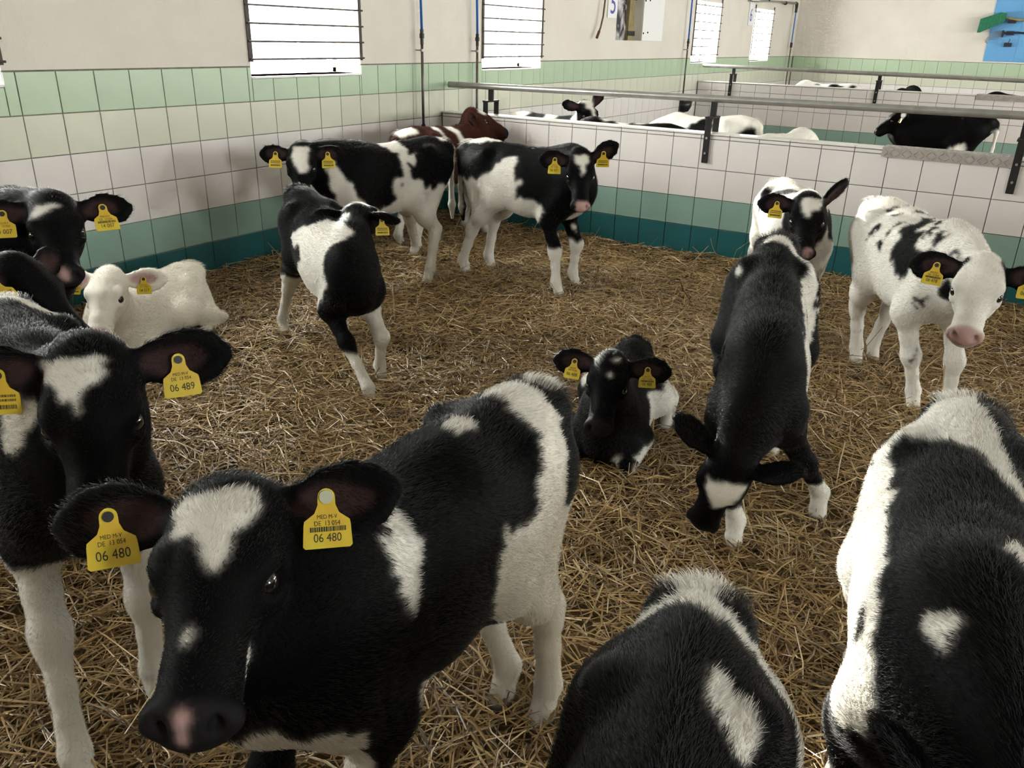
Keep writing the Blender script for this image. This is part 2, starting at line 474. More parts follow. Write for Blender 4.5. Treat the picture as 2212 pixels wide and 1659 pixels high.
def straw_layer(name, n, x0, x1, y0, y1, seed, wmul=1.0, near=None):
    rs = np.random.RandomState(seed)
    x = rs.uniform(x0, x1, n); y = rs.uniform(y0, y1, n)
    # thicker and thinner patches
    keep = rs.rand(n) < (.72 + .28 * np.sin(2.7 * x + 1.1 * np.sin(2.3 * y)) * np.sin(2.9 * y + .8))
    x = x[keep]; y = y[keep]; n = len(x)
    L = np.exp(rs.normal(math.log(.10), .50, n)).clip(.03, .30)
    w = rs.uniform(.0014, .0031, n) * wmul
    az = rs.uniform(0, 2 * math.pi, n) + .8 * np.sin(1.9 * x + 1.3 * y)
    el = rs.normal(0, .16, n)
    up = rs.rand(n) < .022
    el[up] = rs.uniform(.35, 1.1, up.sum())
    d = np.stack([np.cos(az) * np.cos(el), np.sin(az) * np.cos(el), np.sin(el)], 1)
    c = np.stack([x, y, bed_height(x, y) + rs.uniform(-.012, .022, n)], 1)
    lowest = np.abs(d[:, 2]) * L / 2
    c[:, 2] = np.where(up, bed_height(x, y) + lowest - .01, c[:, 2])
    side = np.cross(d, np.array([0, 0, 1.])); side /= np.maximum(np.linalg.norm(side, axis=1), 1e-6)[:, None]
    upv = np.cross(side, d)
    roll = rs.uniform(-.8, .8, n)
    s2 = side * np.cos(roll)[:, None] + upv * np.sin(roll)[:, None]
    u2 = upv * np.cos(roll)[:, None] - side * np.sin(roll)[:, None]
    bow = rs.normal(0, .07, n) * L; kink = rs.normal(0, .06, n) * L
    V = np.zeros((n, 3, 3, 3), np.float32)
    for i, t in enumerate((-.5, rs.uniform(-.12, .12, n), .5)):
        tt = (t if np.ndim(t) else np.full(n, t))
        ctr = c + d * (tt * L)[:, None]
        if i == 1:
            ctr = ctr + upv * bow[:, None] + side * kink[:, None]
        ww = w if i == 1 else w * .75
        V[:, i, 0] = ctr - s2 * ww[:, None]
        V[:, i, 1] = ctr + u2 * (ww * .8)[:, None]
        V[:, i, 2] = ctr + s2 * ww[:, None]
    V[..., 0] = np.clip(V[..., 0], x0 + .012, None); V[..., 1] = np.clip(V[..., 1], None, y1 - .012)
    V[..., 2] = np.maximum(V[..., 2], -.015)
    base = (np.arange(n) * 9)[:, None, None]
    q = np.array([[0, 1, 4, 3], [1, 2, 5, 4], [3, 4, 7, 6], [4, 5, 8, 7]])[None]
    Fq = (base + q).reshape(-1)
    me = bpy.data.meshes.new(name)
    me.vertices.add(n * 9); me.vertices.foreach_set('co', V.reshape(-1))
    nq = n * 4
    me.loops.add(nq * 4); me.loops.foreach_set('vertex_index', Fq.astype(np.int32))
    me.polygons.add(nq); me.polygons.foreach_set('loop_start', (np.arange(nq) * 4).astype(np.int32))
    me.update()
    # each stalk has its own tint: pale gold to trodden brown, browner in patches and deeper down
    pal = np.array([(.50, .34, .13), (.42, .265, .09), (.31, .185, .06), (.64, .50, .26), (.20, .115, .038), (.11, .062, .022)])
    pw = np.array([.26, .27, .19, .09, .12, .07])
    k = rs.choice(len(pal), n, p=pw)
    cl = pal[k] * np.array([.88, .87, .92]) * rs.uniform(.7, 1.2, n)[:, None]
    dirt = (.5 + .5 * np.sin(1.3 * x + 2.1 * np.sin(1.1 * y)) * np.sin(1.6 * y + .5)) * .28
    cl = cl * (1 - dirt)[:, None] + np.array([.16, .095, .035]) * dirt[:, None]
    col = np.concatenate([np.repeat(cl, 9, 0), np.ones((n * 9, 1))], 1).astype(np.float32)
    a_ = me.attributes.new('straw', 'FLOAT_COLOR', 'POINT'); a_.data.foreach_set('color', col.reshape(-1))
    me.materials.append(M_STRAW)
    o = bpy.data.objects.new(name, me); COL.objects.link(o)
    return o


STRAW = 1.0
bed = straw_layer('straw_bedding', int(170000 * STRAW), 0.0, 5.3, -2.7, YD, 11)
tag(bed, 'loose golden straw bedding spread over the floor of the near pen', 'straw', kind='stuff')
# ------------------------------------------------------------------ water pipes on the left wall
def drop_pipe(y, z_top, z_c1, z_c0, z_bot, lab, foot=False, lean=0.0):
    """blue hose from above, black coupling, steel tube with a wall clamp"""
    r = tag(empty('water_pipe', (.06, y, z_bot)), lab, 'pipe', 'water pipes on the left wall')
    zt = z_top - z_bot
    MB().tube([(0, -lean, zt), (0, -lean * .3, (zt + z_c1 - z_bot) / 2), (0, 0, z_c1 - z_bot)], .010, 10).build('hose', M_BLUE, r, smooth=True)
    a, b_ = z_c0 - z_bot, z_c1 - z_bot
    MB().tube([(0, 0, a), (0, 0, a + (b_ - a) * .45)], .013, 10).tube([(0, 0, a + (b_ - a) * .45), (0, 0, a + (b_ - a) * .8)], .018, 6).tube([(0, 0, a + (b_ - a) * .8), (0, 0, b_ + .01)], .014, 10).build('coupling', M_BLACK, r)
    MB().tube([(0, 0, 0), (0, 0, a)], .0105, 12).build('tube', M_GALV, r, smooth=True)
    c = MB().tube([(0, 0, a - .05), (0, 0, a - .032)], .0155, 12).tube([(-.058, 0, a - .041), (-.012, 0, a - .041)], .005, 8).build('wall_clamp', M_STEEL, r)
    MB().tube([(0, 0, -.03), (0, 0, .05)], .016, 8).build('tube_end', M_BLACK, r)
    return r


drop_pipe(3.045, 2.5, 1.484, 1.388, .76, 'blue hose and steel water pipe on the wall above the brown calf', lean=.05)
drop_pipe(3.783, 2.5, 1.463, 1.382, .62, 'blue hose and steel water pipe beside the second window', lean=.06)
drop_pipe(8.56, 2.5, 1.475, 1.398, .76, 'tall water pipe reaching down to the black drinking bowl', lean=.02)
# pipe in the far corner with an elbow
r = tag(empty('water_pipe', (.06, 13.56, .74)), 'thin pipe with an elbow in the far corner of the wall', 'pipe', 'water pipes on the left wall')
MB().tube([(0, 0, 0), (0, -.01, .66)], .012, 8).build('tube', M_GALV, r)
MB().tube([(0, -.01, .66), (0, -.01, .74)], .022, 8).build('coupling', M_BLACK, r)
MB().tube([(0, -.01, .74), (0, -.02, 1.25)], .010, 8).build('hose', M_BLUE, r)
MB().tube([(0, -.02, 1.22), (0, -.02, 1.30)], .022, 8).tube([(0, -.02, 1.30), (0, -.03, 1.36), (0, -.10, 1.365)], .026, 8).build('elbow', M_BLACK, r)
MB().tube([(0, -.08, 1.365), (0, -2.6, 1.30)], .020, 10).build('supply_pipe', M_STEEL, r, smooth=True)
for yy in (-.75, -1.75):
    MB().tube([(-.05, yy, 1.335), (0, yy, 1.335)], .012, 8).tube([(0, yy - .02, 1.34), (0, yy + .02, 1.34)], .03, 10).build('pipe_clip', M_BLACK, r)

# ------------------------------------------------------------------ drinking bowl
r = tag(empty('drinking_bowl', (.0, 8.72, .575)), 'black drinking bowl fixed to the wall under the tall pipe', 'water bowl')
V = []; Fc = []
prof = [(.02, .0), (.075, .02), (.105, .08), (.112, .15), (.104, .15), (.09, .08), (.03, .03)]
n = 16
for (rad, z) in prof:
    for k in range(n):
        t = math.pi * k / (n - 1) - math.pi / 2
        V.append((.004 + rad * 1.15 * math.cos(t), rad * math.sin(t), z))
for i in range(len(prof) - 1):
    for k in range(n - 1):
        Fc.append((i * n + k, i * n + k + 1, (i + 1) * n + k + 1, (i + 1) * n + k))
MB().add(V, Fc).build('bowl', M_BLACK, r, smooth=True)
MB().box((.002, -.115, .0), (.012, .115, .19), .003).build('back_plate', M_BLACK, r)
MB().box((.012, -.02, .10), (.05, .02, .17), .004).build('valve', M_GALV, r)

# ------------------------------------------------------------------ number signs
for (y0, y1, z0, z1, d, cy, cz, sz, lab) in ((6.285, 6.505, 1.665, 2.0, '5', 6.40, 1.80, .30, 'white number sign reading 5 beside the smeared hatch'),
                                             (11.10, 11.34, 1.70, 2.02, '6', 11.20, 1.84, .26, 'white number sign reading 6 left of the farthest window')):
    r = tag(empty('number_sign', (.0, (y0 + y1) / 2, z0)), lab, 'sign', 'pen number signs')
    MB().box((.001, -(y1 - y0) / 2, 0), (.010, (y1 - y0) / 2, z1 - z0), .002).build('board', M_SIGN, r)
    tv, tf = text_mesh(d, sz)
    mesh_obj('digit', [(.0115, v[0] + cy - (y0 + y1) / 2, v[1] + cz - z0) for v in tv], tf, M_SIGNBLUE, r)

# ------------------------------------------------------------------ short brown hose hanging on the wall
r = tag(empty('hanging_hose', (.06, 5.97, 1.49)), 'short brown hose end hanging on the plaster wall', 'hose')
MB().tube([(0, .13, .50), (0, .128, .34), (0, .105, .18), (0, .06, .075), (0, .02, .02)], .0095, 8).build('hose', M_BROWN, r, smooth=True)
MB().tube([(0, .035, .04), (0, -.012, -.022)], .0155, 6).build('fitting', M_COPPER, r)

# ------------------------------------------------------------------ hatch with a smeared plastic pane
a, c, s0, h0 = HATCH
r = tag(empty('wall_hatch', (-.05, (a + c) / 2, s0)), 'smeared plastic hatch in the wall with a wooden post and white board', 'hatch')
m = bpy.data.materials.new('smeared plastic'); m.use_nodes = True
nt = m.node_tree; b = nt.nodes['Principled BSDF']
tc = nt.nodes.new('ShaderNodeTexCoord'); nz = nt.nodes.new('ShaderNodeTexNoise'); nz.inputs['Scale'].default_value = 5.5; nz.inputs['Detail'].default_value = 6; nz.inputs['Distortion'].default_value = .6
rp = nt.nodes.new('ShaderNodeValToRGB'); rp.color_ramp.elements[0].position = .40; rp.color_ramp.elements[0].color = (.035, .028, .026, 1)
rp.color_ramp.elements[1].position = .60; rp.color_ramp.elements[1].color = (.72, .66, .68, 1)
nt.links.new(tc.outputs['Object'], nz.inputs['Vector']); nt.links.new(nz.outputs['Fac'], rp.inputs['Fac']); nt.links.new(rp.outputs['Color'], b.inputs['Base Color'])
b.inputs['Roughness'].default_value = .25
W = (c - a) / 2
MB().box((-.07, -W, 0), (-.06, W, h0 - s0)).build('plastic_pane', m, r)
M_WOODY = mat('yellowed timber', (.30, .24, .11), .6, .4, noise=.3, nscale=18)
MB().box((-.058, W - .20, 0), (-.02, W - .06, h0 - s0), .003).build('post', M_WOODY, r)
for zz in (.05, .42):
    MB().box((-.022, W - .215, zz), (-.012, W - .04, zz + .05), .002).build('clip', M_BLACK, r)
bd = MB().box((.05, W + .005, .0), (.062, W + .60, .52), .002).build('cover_board', M_SIGN, r)
for (yy, zz) in ((.03, .08), (.15, .09), (.03, .42), (.15, .43)):
    MB().tube([(.062, W + yy, zz), (.069, W + yy, zz)], .010, 8).build('bolt', M_DARK, bd)

# ------------------------------------------------------------------ tool board on the back wall
m = mat('blue painted panel', (.13, .36, .66), .5, .4, noise=.12, nscale=2)
r = tag(empty('tool_board', (3.9, Y_BACK, 1.275)), 'blue panel board for tools high on the back wall', 'tool board')
for zz in range(4):
    for xx in range(4):
        MB().box((-.83 + xx * .43, -.008, zz * .33), (-.83 + (xx + 1) * .43 - .002, .0015, (zz + 1) * .33 - .002), .001).build('panel', m, r)
M_GREEN = mat('green bristle block', (.012, .17, .085), .6, .4, noise=.4, nscale=40)
M_HOLD = mat('dark tool holder', (.02, .02, .03), .5, .4)
r = tag(empty('broom', (3.2, Y_BACK - .10, 1.90)), 'green broom hung sideways on the blue tool board', 'broom')
MB().prism([(-.30, -.20), (-.29, .0), (-.02, .10), (.06, .085), (.05, -.04), (-.27, -.20)], 1, -.05, .05).build('brush_head', M_GREEN, r)
MB().tube([(.02, 0, .03), (.25, 0, -.01), (1.3, 0, -.06)], .016, 8).build('handle', M_WOODY, r)
MB().box((.10, .03, -.055), (.21, .09, -.01), .004).build('holder', M_HOLD, r)
r = tag(empty('pitchfork', (3.36, Y_BACK - .06, 1.71)), 'pitchfork with curved tines hung under the green broom', 'pitchfork')
for k in range(5):
    o_ = k * .022
    MB().tube([(-.10, 0, .02 - o_ * .8), (-.20, -.01, .01 - o_), (-.28 - .01 * k, -.02, -.06 - o_), (-.33 + .015 * k, -.03, -.13 - o_ * .5)], .005, 6).build('tine', M_STEEL, r)
MB().box((-.11, -.012, -.07), (-.08, .012, .03), .003).build('tine_head', M_HOLD, r)
MB().tube([(-.09, 0, -.01), (.1, 0, .0), (1.1, 0, -.06)], .015, 8).build('handle', M_HOLD, r)
MB().box((-.05, .0, -.04), (.06, .05, .02), .004).build('holder', M_HOLD, r)
r = tag(empty('tool_holder', (3.37, Y_BACK - .03, 1.53)), 'empty dark tool holder below the pitchfork', 'tool holder')
MB().box((-.055, -.03, -.03), (.055, .02, .03), .004).build('clamp_block', M_HOLD, r)
MB().tube([(0, -.01, .03), (.012, -.02, .06), (.015, -.02, .085)], .005, 6).build('hook', M_HOLD, r)

# ------------------------------------------------------------------ feed bucket at the bottom right corner
m1 = mat('pale teal plastic', (.33, .75, .68), .4, .5); m2 = mat('white plastic', (.8, .8, .78), .4, .5)
r = tag(empty('feed_bucket', (4.53, -.66, .0)), 'pale teal and white plastic bucket half hidden at the bottom right corner', 'bucket')
def ring(prof, n=24):
    V = []; F = []
    for (rad, z) in prof:
        V += [(rad * math.cos(2 * math.pi * k / n), rad * math.sin(2 * math.pi * k / n), z) for k in range(n)]
    for i in range(len(prof) - 1):
        F += [(i * n + k, i * n + (k + 1) % n, (i + 1) * n + (k + 1) % n, (i + 1) * n + k) for k in range(n)]
    F.append(tuple(range(n - 1, -1, -1)))
    return V, F
V, Fc = ring([(.115, .005), (.14, .22), (.135, .22), (.11, .012)]); MB().add(V, Fc).build('bucket_body', m1, r, smooth=True)
V, Fc = ring([(.141, .215), (.150, .222), (.150, .24), (.134, .24), (.134, .215)]); MB().add(V, Fc).build('rim', m2, r, smooth=True)
MB().tube([(-.146, 0, .225), (-.13, .06, .27), (-.06, .12, .31), (0.0, .14, .32), (.06, .12, .31), (.13, .06, .27), (.146, 0, .225)], .004, 6).build('handle', m2, r)
# ---------------------------------------------------------------- calf anatomy
def nrm(v):
    v = np.asarray(v, float)
    return v / max(1e-9, np.linalg.norm(v))


class Field:
    """A smooth-blended distance field on a grid, turned into one closed mesh."""

    def __init__(self, lo, hi, vox):
        self.vox = vox
        self.lo = np.asarray(lo, float)
        self.n = np.ceil((np.asarray(hi) - self.lo) / vox).astype(int) + 1
        self.f = np.full(self.n, 0.12, np.float32)

    def block(self, lo, hi):
        a = np.clip(np.floor((np.asarray(lo) - self.lo) / self.vox).astype(int), 0, self.n - 1)
        b = np.clip(np.ceil((np.asarray(hi) - self.lo) / self.vox).astype(int) + 1, 1, self.n)
        if (b <= a).any():
            return None
        ax = [(self.lo[i] + self.vox * np.arange(a[i], b[i])).astype(np.float32) for i in range(3)]
        return tuple(slice(a[i], b[i]) for i in range(3)), ax[0][:, None, None], ax[1][None, :, None], ax[2][None, None, :]

    def blend(self, sl, d, k, sub=False):
        g = self.f[sl]
        if sub:
            d = -d
            h = np.clip(k - np.abs(g - d), 0, None) / k
            self.f[sl] = np.maximum(g, d) + h * h * k * 0.25
        else:
            h = np.clip(k - np.abs(g - d), 0, None) / k
            self.f[sl] = np.minimum(g, d) - h * h * k * 0.25

    def seg(self, A, B, ra, rb, up=(0, 0, 1), k=0.03, sub=False):
        """tapered segment with an elliptical section: ra, rb = (sideways, up) radii at A and at B"""
        A = np.asarray(A, float); B = np.asarray(B, float)
        ra = (ra, ra) if np.isscalar(ra) else ra
        rb = (rb, rb) if np.isscalar(rb) else rb
        R = max(*ra, *rb) + k + 2 * self.vox
        blk = self.block(np.minimum(A, B) - R, np.maximum(A, B) + R)
        if blk is None:
            return
        sl, X, Y, Z = blk
        D = B - A
        L2 = max(1e-9, D @ D)
        dh = D / math.sqrt(L2)
        S = np.cross(dh, nrm(up))
        if np.linalg.norm(S) < 1e-4:
            S = np.cross(dh, (0, 1, 0.01))
        S = nrm(S); U = np.cross(S, dh)
        px = X - A[0]; py = Y - A[1]; pz = Z - A[2]
        t = np.clip((px * D[0] + py * D[1] + pz * D[2]) / L2, 0, 1)
        ox = px - t * D[0]; oy = py - t * D[1]; oz = pz - t * D[2]
        r1 = ra[0] + (rb[0] - ra[0]) * t
        r2 = ra[1] + (rb[1] - ra[1]) * t
        s = (ox * S[0] + oy * S[1] + oz * S[2]) / r1
        u = (ox * U[0] + oy * U[1] + oz * U[2]) / r2
        al = (ox * dh[0] + oy * dh[1] + oz * dh[2]) / (0.5 * (r1 + r2))
        d = (np.sqrt(s * s + u * u + al * al) - 1) * np.minimum(r1, r2)
        self.blend(sl, d, k, sub)

    def chain(self, pts, rad, up=(0, 0, 1), k=0.03):
        for i in range(len(pts) - 1):
            self.seg(pts[i], pts[i + 1], rad[i], rad[i + 1], up, k)

    def ball(self, c, r, frame=None, k=0.03, sub=False):
        c = np.asarray(c, float)
        r = (r, r, r) if np.isscalar(r) else r
        R = max(r) + k + 2 * self.vox
        blk = self.block(c - R, c + R)
        if blk is None:
            return
        sl, X, Y, Z = blk
        px = X - c[0]; py = Y - c[1]; pz = Z - c[2]
        F = np.eye(3) if frame is None else frame
        q = [(px * F[i][0] + py * F[i][1] + pz * F[i][2]) / r[i] for i in range(3)]
        d = (np.sqrt(q[0] ** 2 + q[1] ** 2 + q[2] ** 2) - 1) * min(r)
        self.blend(sl, d, k, sub)

    def mesh(self):
        """surface nets"""
        f = self.f
        n = self.n
        neg = f < 0
        c = np.zeros(tuple(n - 1), np.int8)
        for i in (0, 1):
            for j in (0, 1):
                for l in (0, 1):
                    c += neg[i:n[0] - 1 + i, j:n[1] - 1 + j, l:n[2] - 1 + l]
        cells = np.argwhere((c > 0) & (c < 8))
        idx = np.full(tuple(n - 1), -1, np.int32)
        idx[tuple(cells.T)] = np.arange(len(cells))
        acc = np.zeros((len(cells), 3)); cnt = np.zeros(len(cells))
        corners = [(i, j, l) for i in (0, 1) for j in (0, 1) for l in (0, 1)]
        for a in corners:
            for ax in range(3):
                if a[ax]:
                    continue
                b = list(a); b[ax] = 1
                fa = f[tuple((cells + a).T)]; fb = f[tuple((cells + b).T)]
                m = (fa < 0) != (fb < 0)
                t = fa[m] / (fa[m] - fb[m])
                p = np.tile(np.array(a, float), (m.sum(), 1))
                p[:, ax] += t
                acc[m] += p; cnt[m] += 1
        V = self.lo + (cells + acc / cnt[:, None]) * self.vox
        quads = []
        for ax in range(3):
            o1, o2 = (ax + 1) % 3, (ax + 2) % 3
            sl0 = [slice(None)] * 3; sl1 = [slice(None)] * 3
            sl0[ax] = slice(0, n[ax] - 1); sl1[ax] = slice(1, n[ax])
            ch = neg[tuple(sl0)] != neg[tuple(sl1)]
            e = np.argwhere(ch)
            ok = (e[:, o1] > 0) & (e[:, o2] > 0) & (e[:, o1] < n[o1] - 1) & (e[:, o2] < n[o2] - 1)
            e = e[ok]
            q = []
            for d1, d2 in ((1, 1), (0, 1), (0, 0), (1, 0)):
                g = e.copy(); g[:, o1] -= d1; g[:, o2] -= d2
                q.append(idx[tuple(g.T)])
            q = np.stack(q, 1)
            flip = neg[tuple(e.T)]
            q[~flip] = q[~flip][:, ::-1]
            quads.append(q)
        return V, np.concatenate(quads)


def noise3(P, seed=0):
    """cheap smooth noise in -1..1"""
    rs = np.random.RandomState(seed)
    o = np.zeros(len(P))
    for _ in range(6):
        d = rs.normal(size=3); ph = rs.rand() * 6.28
        o += np.sin(P @ d + ph)
    return o / 3.2


def ik(a, b, l1, l2, bend):
    """middle joint of two bones between a and b, bending towards `bend`"""
    a = np.asarray(a, float); b = np.asarray(b, float)
    d = b - a; L = np.linalg.norm(d); dh = d / L
    L = min(L, (l1 + l2) * 0.999)
    x = (l1 * l1 - l2 * l2 + L * L) / (2 * L)
    h = math.sqrt(max(0, l1 * l1 - x * x))
    n = nrm(np.asarray(bend, float) - dh * (np.asarray(bend, float) @ dh))
    return a + dh * x + n * h


TRUNK = [(-.44, .762, .048, .055), (-.37, .742, .100, .110), (-.25, .706, .128, .146), (-.08, .664, .150, .174),
         (.08, .640, .155, .188), (.22, .640, .138, .188), (.33, .650, .112, .168), (.41, .662, .080, .115)]


def calf_shape(sp):
    """build the calf's body; everything in the calf's own frame (x forward, y left, z up, ground at 0)"""
    s = sp.get('s', 1.0)
    lie = sp.get('lie', False)
    yaw = sp['yaw']; cy, sy = math.cos(yaw), math.sin(yaw)
    ox, oy = sp['pos']

    def loc(p):
        p = np.asarray(p, float); x, y = p[0] - ox, p[1] - oy
        return np.array([(x * cy + y * sy) / s, (-x * sy + y * cy) / s, (p[2] if len(p) > 2 else 0) / s])

    def locv(v):
        v = np.asarray(v, float)
        return nrm([v[0] * cy + v[1] * sy, -v[0] * sy + v[1] * cy, v[2]])

    J = {}
    dz = sp.get('drop', 0.0) + (-0.455 if lie else 0.0)
    pit = sp.get('pitch', 0.0)
    bend = sp.get('bend', 0.0)

    def body(p):
        """from the straight upright trunk to the posed one"""
        x, y, z = p
        zz = z + dz - pit * x
        if bend and x > -.1:
            q = x + .1
            y = y + bend * q * q
        return np.array([x, y, zz])
    poll = loc(sp['poll'])
    fw = locv(sp['face'])
    hint = locv(sp.get('facen', (0, 0, 1)))
    up = nrm(hint - fw * (hint @ fw))
    if 'roll' in sp:
        sd0 = np.cross(up, fw)
        up = math.cos(sp['roll']) * up + math.sin(sp['roll']) * sd0
    sd = np.cross(up, fw)                                  # towards the calf's left
    HS = sp.get('head', 1.0)
    LF = .86                                               # calves have short faces
    H = lambda a, b, c: poll + HS * ((a if a < .1 else .1 + (a - .1) * LF) * fw + b * sd + c * up)
    pts = [body((x, 0, z)) for x, z, _, _ in TRUNK]
    pts_all = pts + [H(.42, 0, 0), H(-.05, .3, .05), H(-.05, -.3, .05), H(.1, .28, -.2), H(.1, -.28, -.2), np.array([-.62, 0, .3]), np.array([.45, .26, .02]), np.array([-.5, -.26, -.02])]
    for g in ('feet', 'hooves'):
        if g in sp:
            pts_all += [loc(tuple(q) + (0,)) + np.array([d, e, 0]) for q in sp[g] if q is not None for d in (-.1, .1) for e in (-.08, .08)]
    for c in sp.get('extra', []):
        pts_all += [np.asarray(p, float) for p in c[0]]
    P = np.array(pts_all)
    lo = P.min(0) - np.array([.08, .22, .22]); hi = P.max(0) + np.array([.08, .22, .24])
    lo[2] = max(lo[2], -.05)
    F = Field(lo, hi, sp.get('vox', .01) / s)
    thick = sp.get('fat', 1.0)
    F.chain(pts, [(w * thick, h) for _, _, w, h in TRUNK], k=.05)
    # spine ridge, withers, hooks, pins
    F.chain([body(p) for p in ((-.42, 0, .800), (-.3, 0, .822), (-.05, 0, .808), (.12, 0, .800), (.27, 0, .800), (.36, 0, .770))], [.022, .024, .022, .022, .03, .03], k=.05)
    for q in (1, -1):
        F.ball(body((-.215, q * .118 * (.5 + .5 * thick), .800)), .026, k=.06)
        F.ball(body((-.425, q * .055, .792)), .028, k=.05)
        F.ball(body((.30, q * .085 * thick, .64)), (.085, .05, .13), k=.06)
        F.ball(body((.05, q * .10 * thick, .62)), (.17, .055 * thick, .13), k=.06)
    if not sp.get('noneck'):
        nb = body((.31, 0, .70)); ne = H(-.005, 0, -.07)
        nm = nb * .5 + ne * .5 + np.asarray(sp.get('neckmid', (0, 0, 0.0)))
        upn = sp.get('neckup', (0, 0, 1)); nr = sp.get('neckr', 1.0)
        F.chain([body((.20, 0, .69)), nb, nm, ne], [(.10, .13), (.098 * nr, .150 * nr), (.068 * nr, .112 * nr), (.056 * nr, .082 * nr)], up=upn, k=.07)
        # throat, brisket
        F.chain([body((.40, 0, .60)), nb * .55 + nm * .45 + np.array([.03, 0, -.06])], [(.05, .07), (.045, .06)], k=.06)
    # ---- legs: feet order FL FR HL HR
    dflt = [(.33, .10), (.33, -.10), (-.37, .10), (-.37, -.10)]
    feet = sp.get('feet', [None] * 4)
    joints = {}
    if not lie:
        for i, q in enumerate((1, -1)):
            ft = loc(feet[i])[:2] if feet[i] is not None else np.array(dflt[i])
            sh = body((.36, q * .095, .60)); el = body((.255, q * .105, .475))
            fz = sp.get('lift', {}).get(i, 0)
            fet = np.array([ft[0] - .025, ft[1], .098 + fz]); hoof = np.array([ft[0] + .012, ft[1], .012 + fz])
            ca = ik(el, fet, .205, .19, (1, 0, .1))
            F.chain([sh, el], [.058, .052], k=.06)
            F.chain([el, el * .45 + ca * .55], [.050, .036], k=.04)
            F.chain([el * .45 + ca * .55, ca, ca * .88 + fet * .12, ca * .5 + fet * .5, fet], [.036, .0405, .034, .0245, .032], k=.020)
            F.chain([fet, fet * .45 + hoof * .55, hoof], [.031, .026, .031], k=.015)
            F.seg(hoof + (-.012, 0, .012), hoof + (.022, 0, -.004), .030, .022, k=.012)
            joints['F' + 'LR'[i]] = (sh, el, ca, fet, hoof)
        for i, q in enumerate((1, -1)):
            ft = loc(feet[2 + i])[:2] if feet[2 + i] is not None else np.array(dflt[2 + i])
            hp = body((-.27, q * .08, .70))
            dx = np.clip((ft[0] + .37) * .3, -.08, .10)
            st = body((-.13 + dx, q * .118, .545)); st[2] = max(st[2], .5)
            fz = sp.get('lift', {}).get(2 + i, 0)
            fet = np.array([ft[0] - .02, ft[1], .105 + fz]); hoof = np.array([ft[0] + .014, ft[1], .012 + fz])
            ho = ik(st, fet, .275, .245, (-1, 0, .1))
            th = body((-.35, q * .066, .69))
            F.chain([hp, st], [.092, .066], k=.06)
            F.chain([th, st * .35 + ho * .65], [.072, .042], k=.06)
            F.chain([st, st * .42 + ho * .58, ho], [.066, .046, .034], k=.045)
            F.chain([st * .3 + ho * .7 + (-.02, 0, .0), ho + (-.022, 0, .012)], [.024, .024], k=.03)
            F.chain([ho, ho * .85 + fet * .15, ho * .5 + fet * .5, fet], [.037, .034, .0275, .033], k=.022)
            F.chain([fet, fet * .45 + hoof * .55, hoof], [.032, .027, .032], k=.015)
            F.seg(hoof + (-.012, 0, .012), hoof + (.022, 0, -.004), .031, .023, k=.012)
            joints['H' + 'LR'[i]] = (hp, st, ho, fet, hoof)
    else:
        for q in (1, -1):
            side = sp.get('lean', 1) * q
            # folded fore leg
            sh = body((.36, q * .10, .60)); el = np.array([.24, q * .15, .10])
            kn = np.array([.46, q * .13, .055]); fe = np.array([.30, q * .10, .04]); hf = np.array([.24, q * .09, .03])
            F.chain([sh, el], [.065, .055], k=.06)
            F.chain([el, kn], [.052, .042], k=.04)
            F.chain([kn, fe, hf], [.04, .032, .032], k=.02)
            # folded hind leg
            out = .21 if side > 0 else .15
            hp = body((-.25, q * .09, .68)); st = np.array([-.02, q * (out - .02), .20])
            ho = np.array([-.36, q * (out + .01), .07]); fe = np.array([-.10, q * (out + .03), .045]); hf = np.array([-.02, q * (out + .03), .035])
            F.chain([hp, st], [.10, .078], k=.07)
            F.chain([body((-.36, q * .07, .66)), st * .3 + ho * .7], [.07, .05], k=.06)
            F.chain([st, ho], [.07, .04], k=.05)
            F.chain([ho, fe, hf], [.038, .032, .032], k=.02)
            joints['FL' if q > 0 else 'FR'] = (sh, el, kn, fe, hf)
            joints['HL' if q > 0 else 'HR'] = (hp, st, ho, fe, hf)
    for c in sp.get('extra', []):
        F.chain([np.asarray(p, float) for p in c[0]], c[1], k=c[2] if len(c) > 2 else .03)
    # ---- tail
    if not sp.get('notail'):
        tl = sp.get('tail') or [(-.43, 0, .345), (-.475, 0, .30), (-.50, .02, .22), (-.50, .06, .12), (-.44, .13, .05)] if lie else sp.get('tail') or [(-.445, 0, .80), (-.485, 0, .775), (-.505, 0, .70), (-.505, 0, .55), (-.50, .01, .42)]
        tl = [body(p) if not lie else np.asarray(p, float) + np.array([0, 0, 0]) for p in tl]
        F.chain(tl, [.034, .026, .019, .015, .022][:len(tl)], k=.02)
        F.seg(tl[-1], tl[-1] + nrm(tl[-1] - tl[-2]) * .09, .024, .010, k=.02)
    # ---- head
    if not sp.get('nohead'):
        hf = (fw, sd, up)
        h = HS
        F.ball(H(.045, 0, -.064), (.080 * h, .068 * h, .070 * h), hf, k=.03)
        F.ball(H(-.005, 0, -.030), (.036 * h, .050 * h, .030 * h), hf, k=.04)
        F.chain([H(.045, 0, -.052), H(.105, 0, -.054), H(.165, 0, -.068), H(.235, 0, -.080), H(.283, 0, -.087)],
                [(.073 * h, .056 * h), (.066 * h, .054 * h), (.046 * h, .048 * h), (.042 * h, .048 * h), (.047 * h, .047 * h)], up=up, k=.022)
        F.ball(H(.300, 0, -.084), (.026 * h, .049 * h, .039 * h), hf, k=.018)
        F.chain([H(.05, 0, -.118), H(.14, 0, -.118), H(.270, 0, -.121)], [(.044 * h, .04 * h), (.035 * h, .038 * h), (.031 * h, .024 * h)], up=up, k=.03)
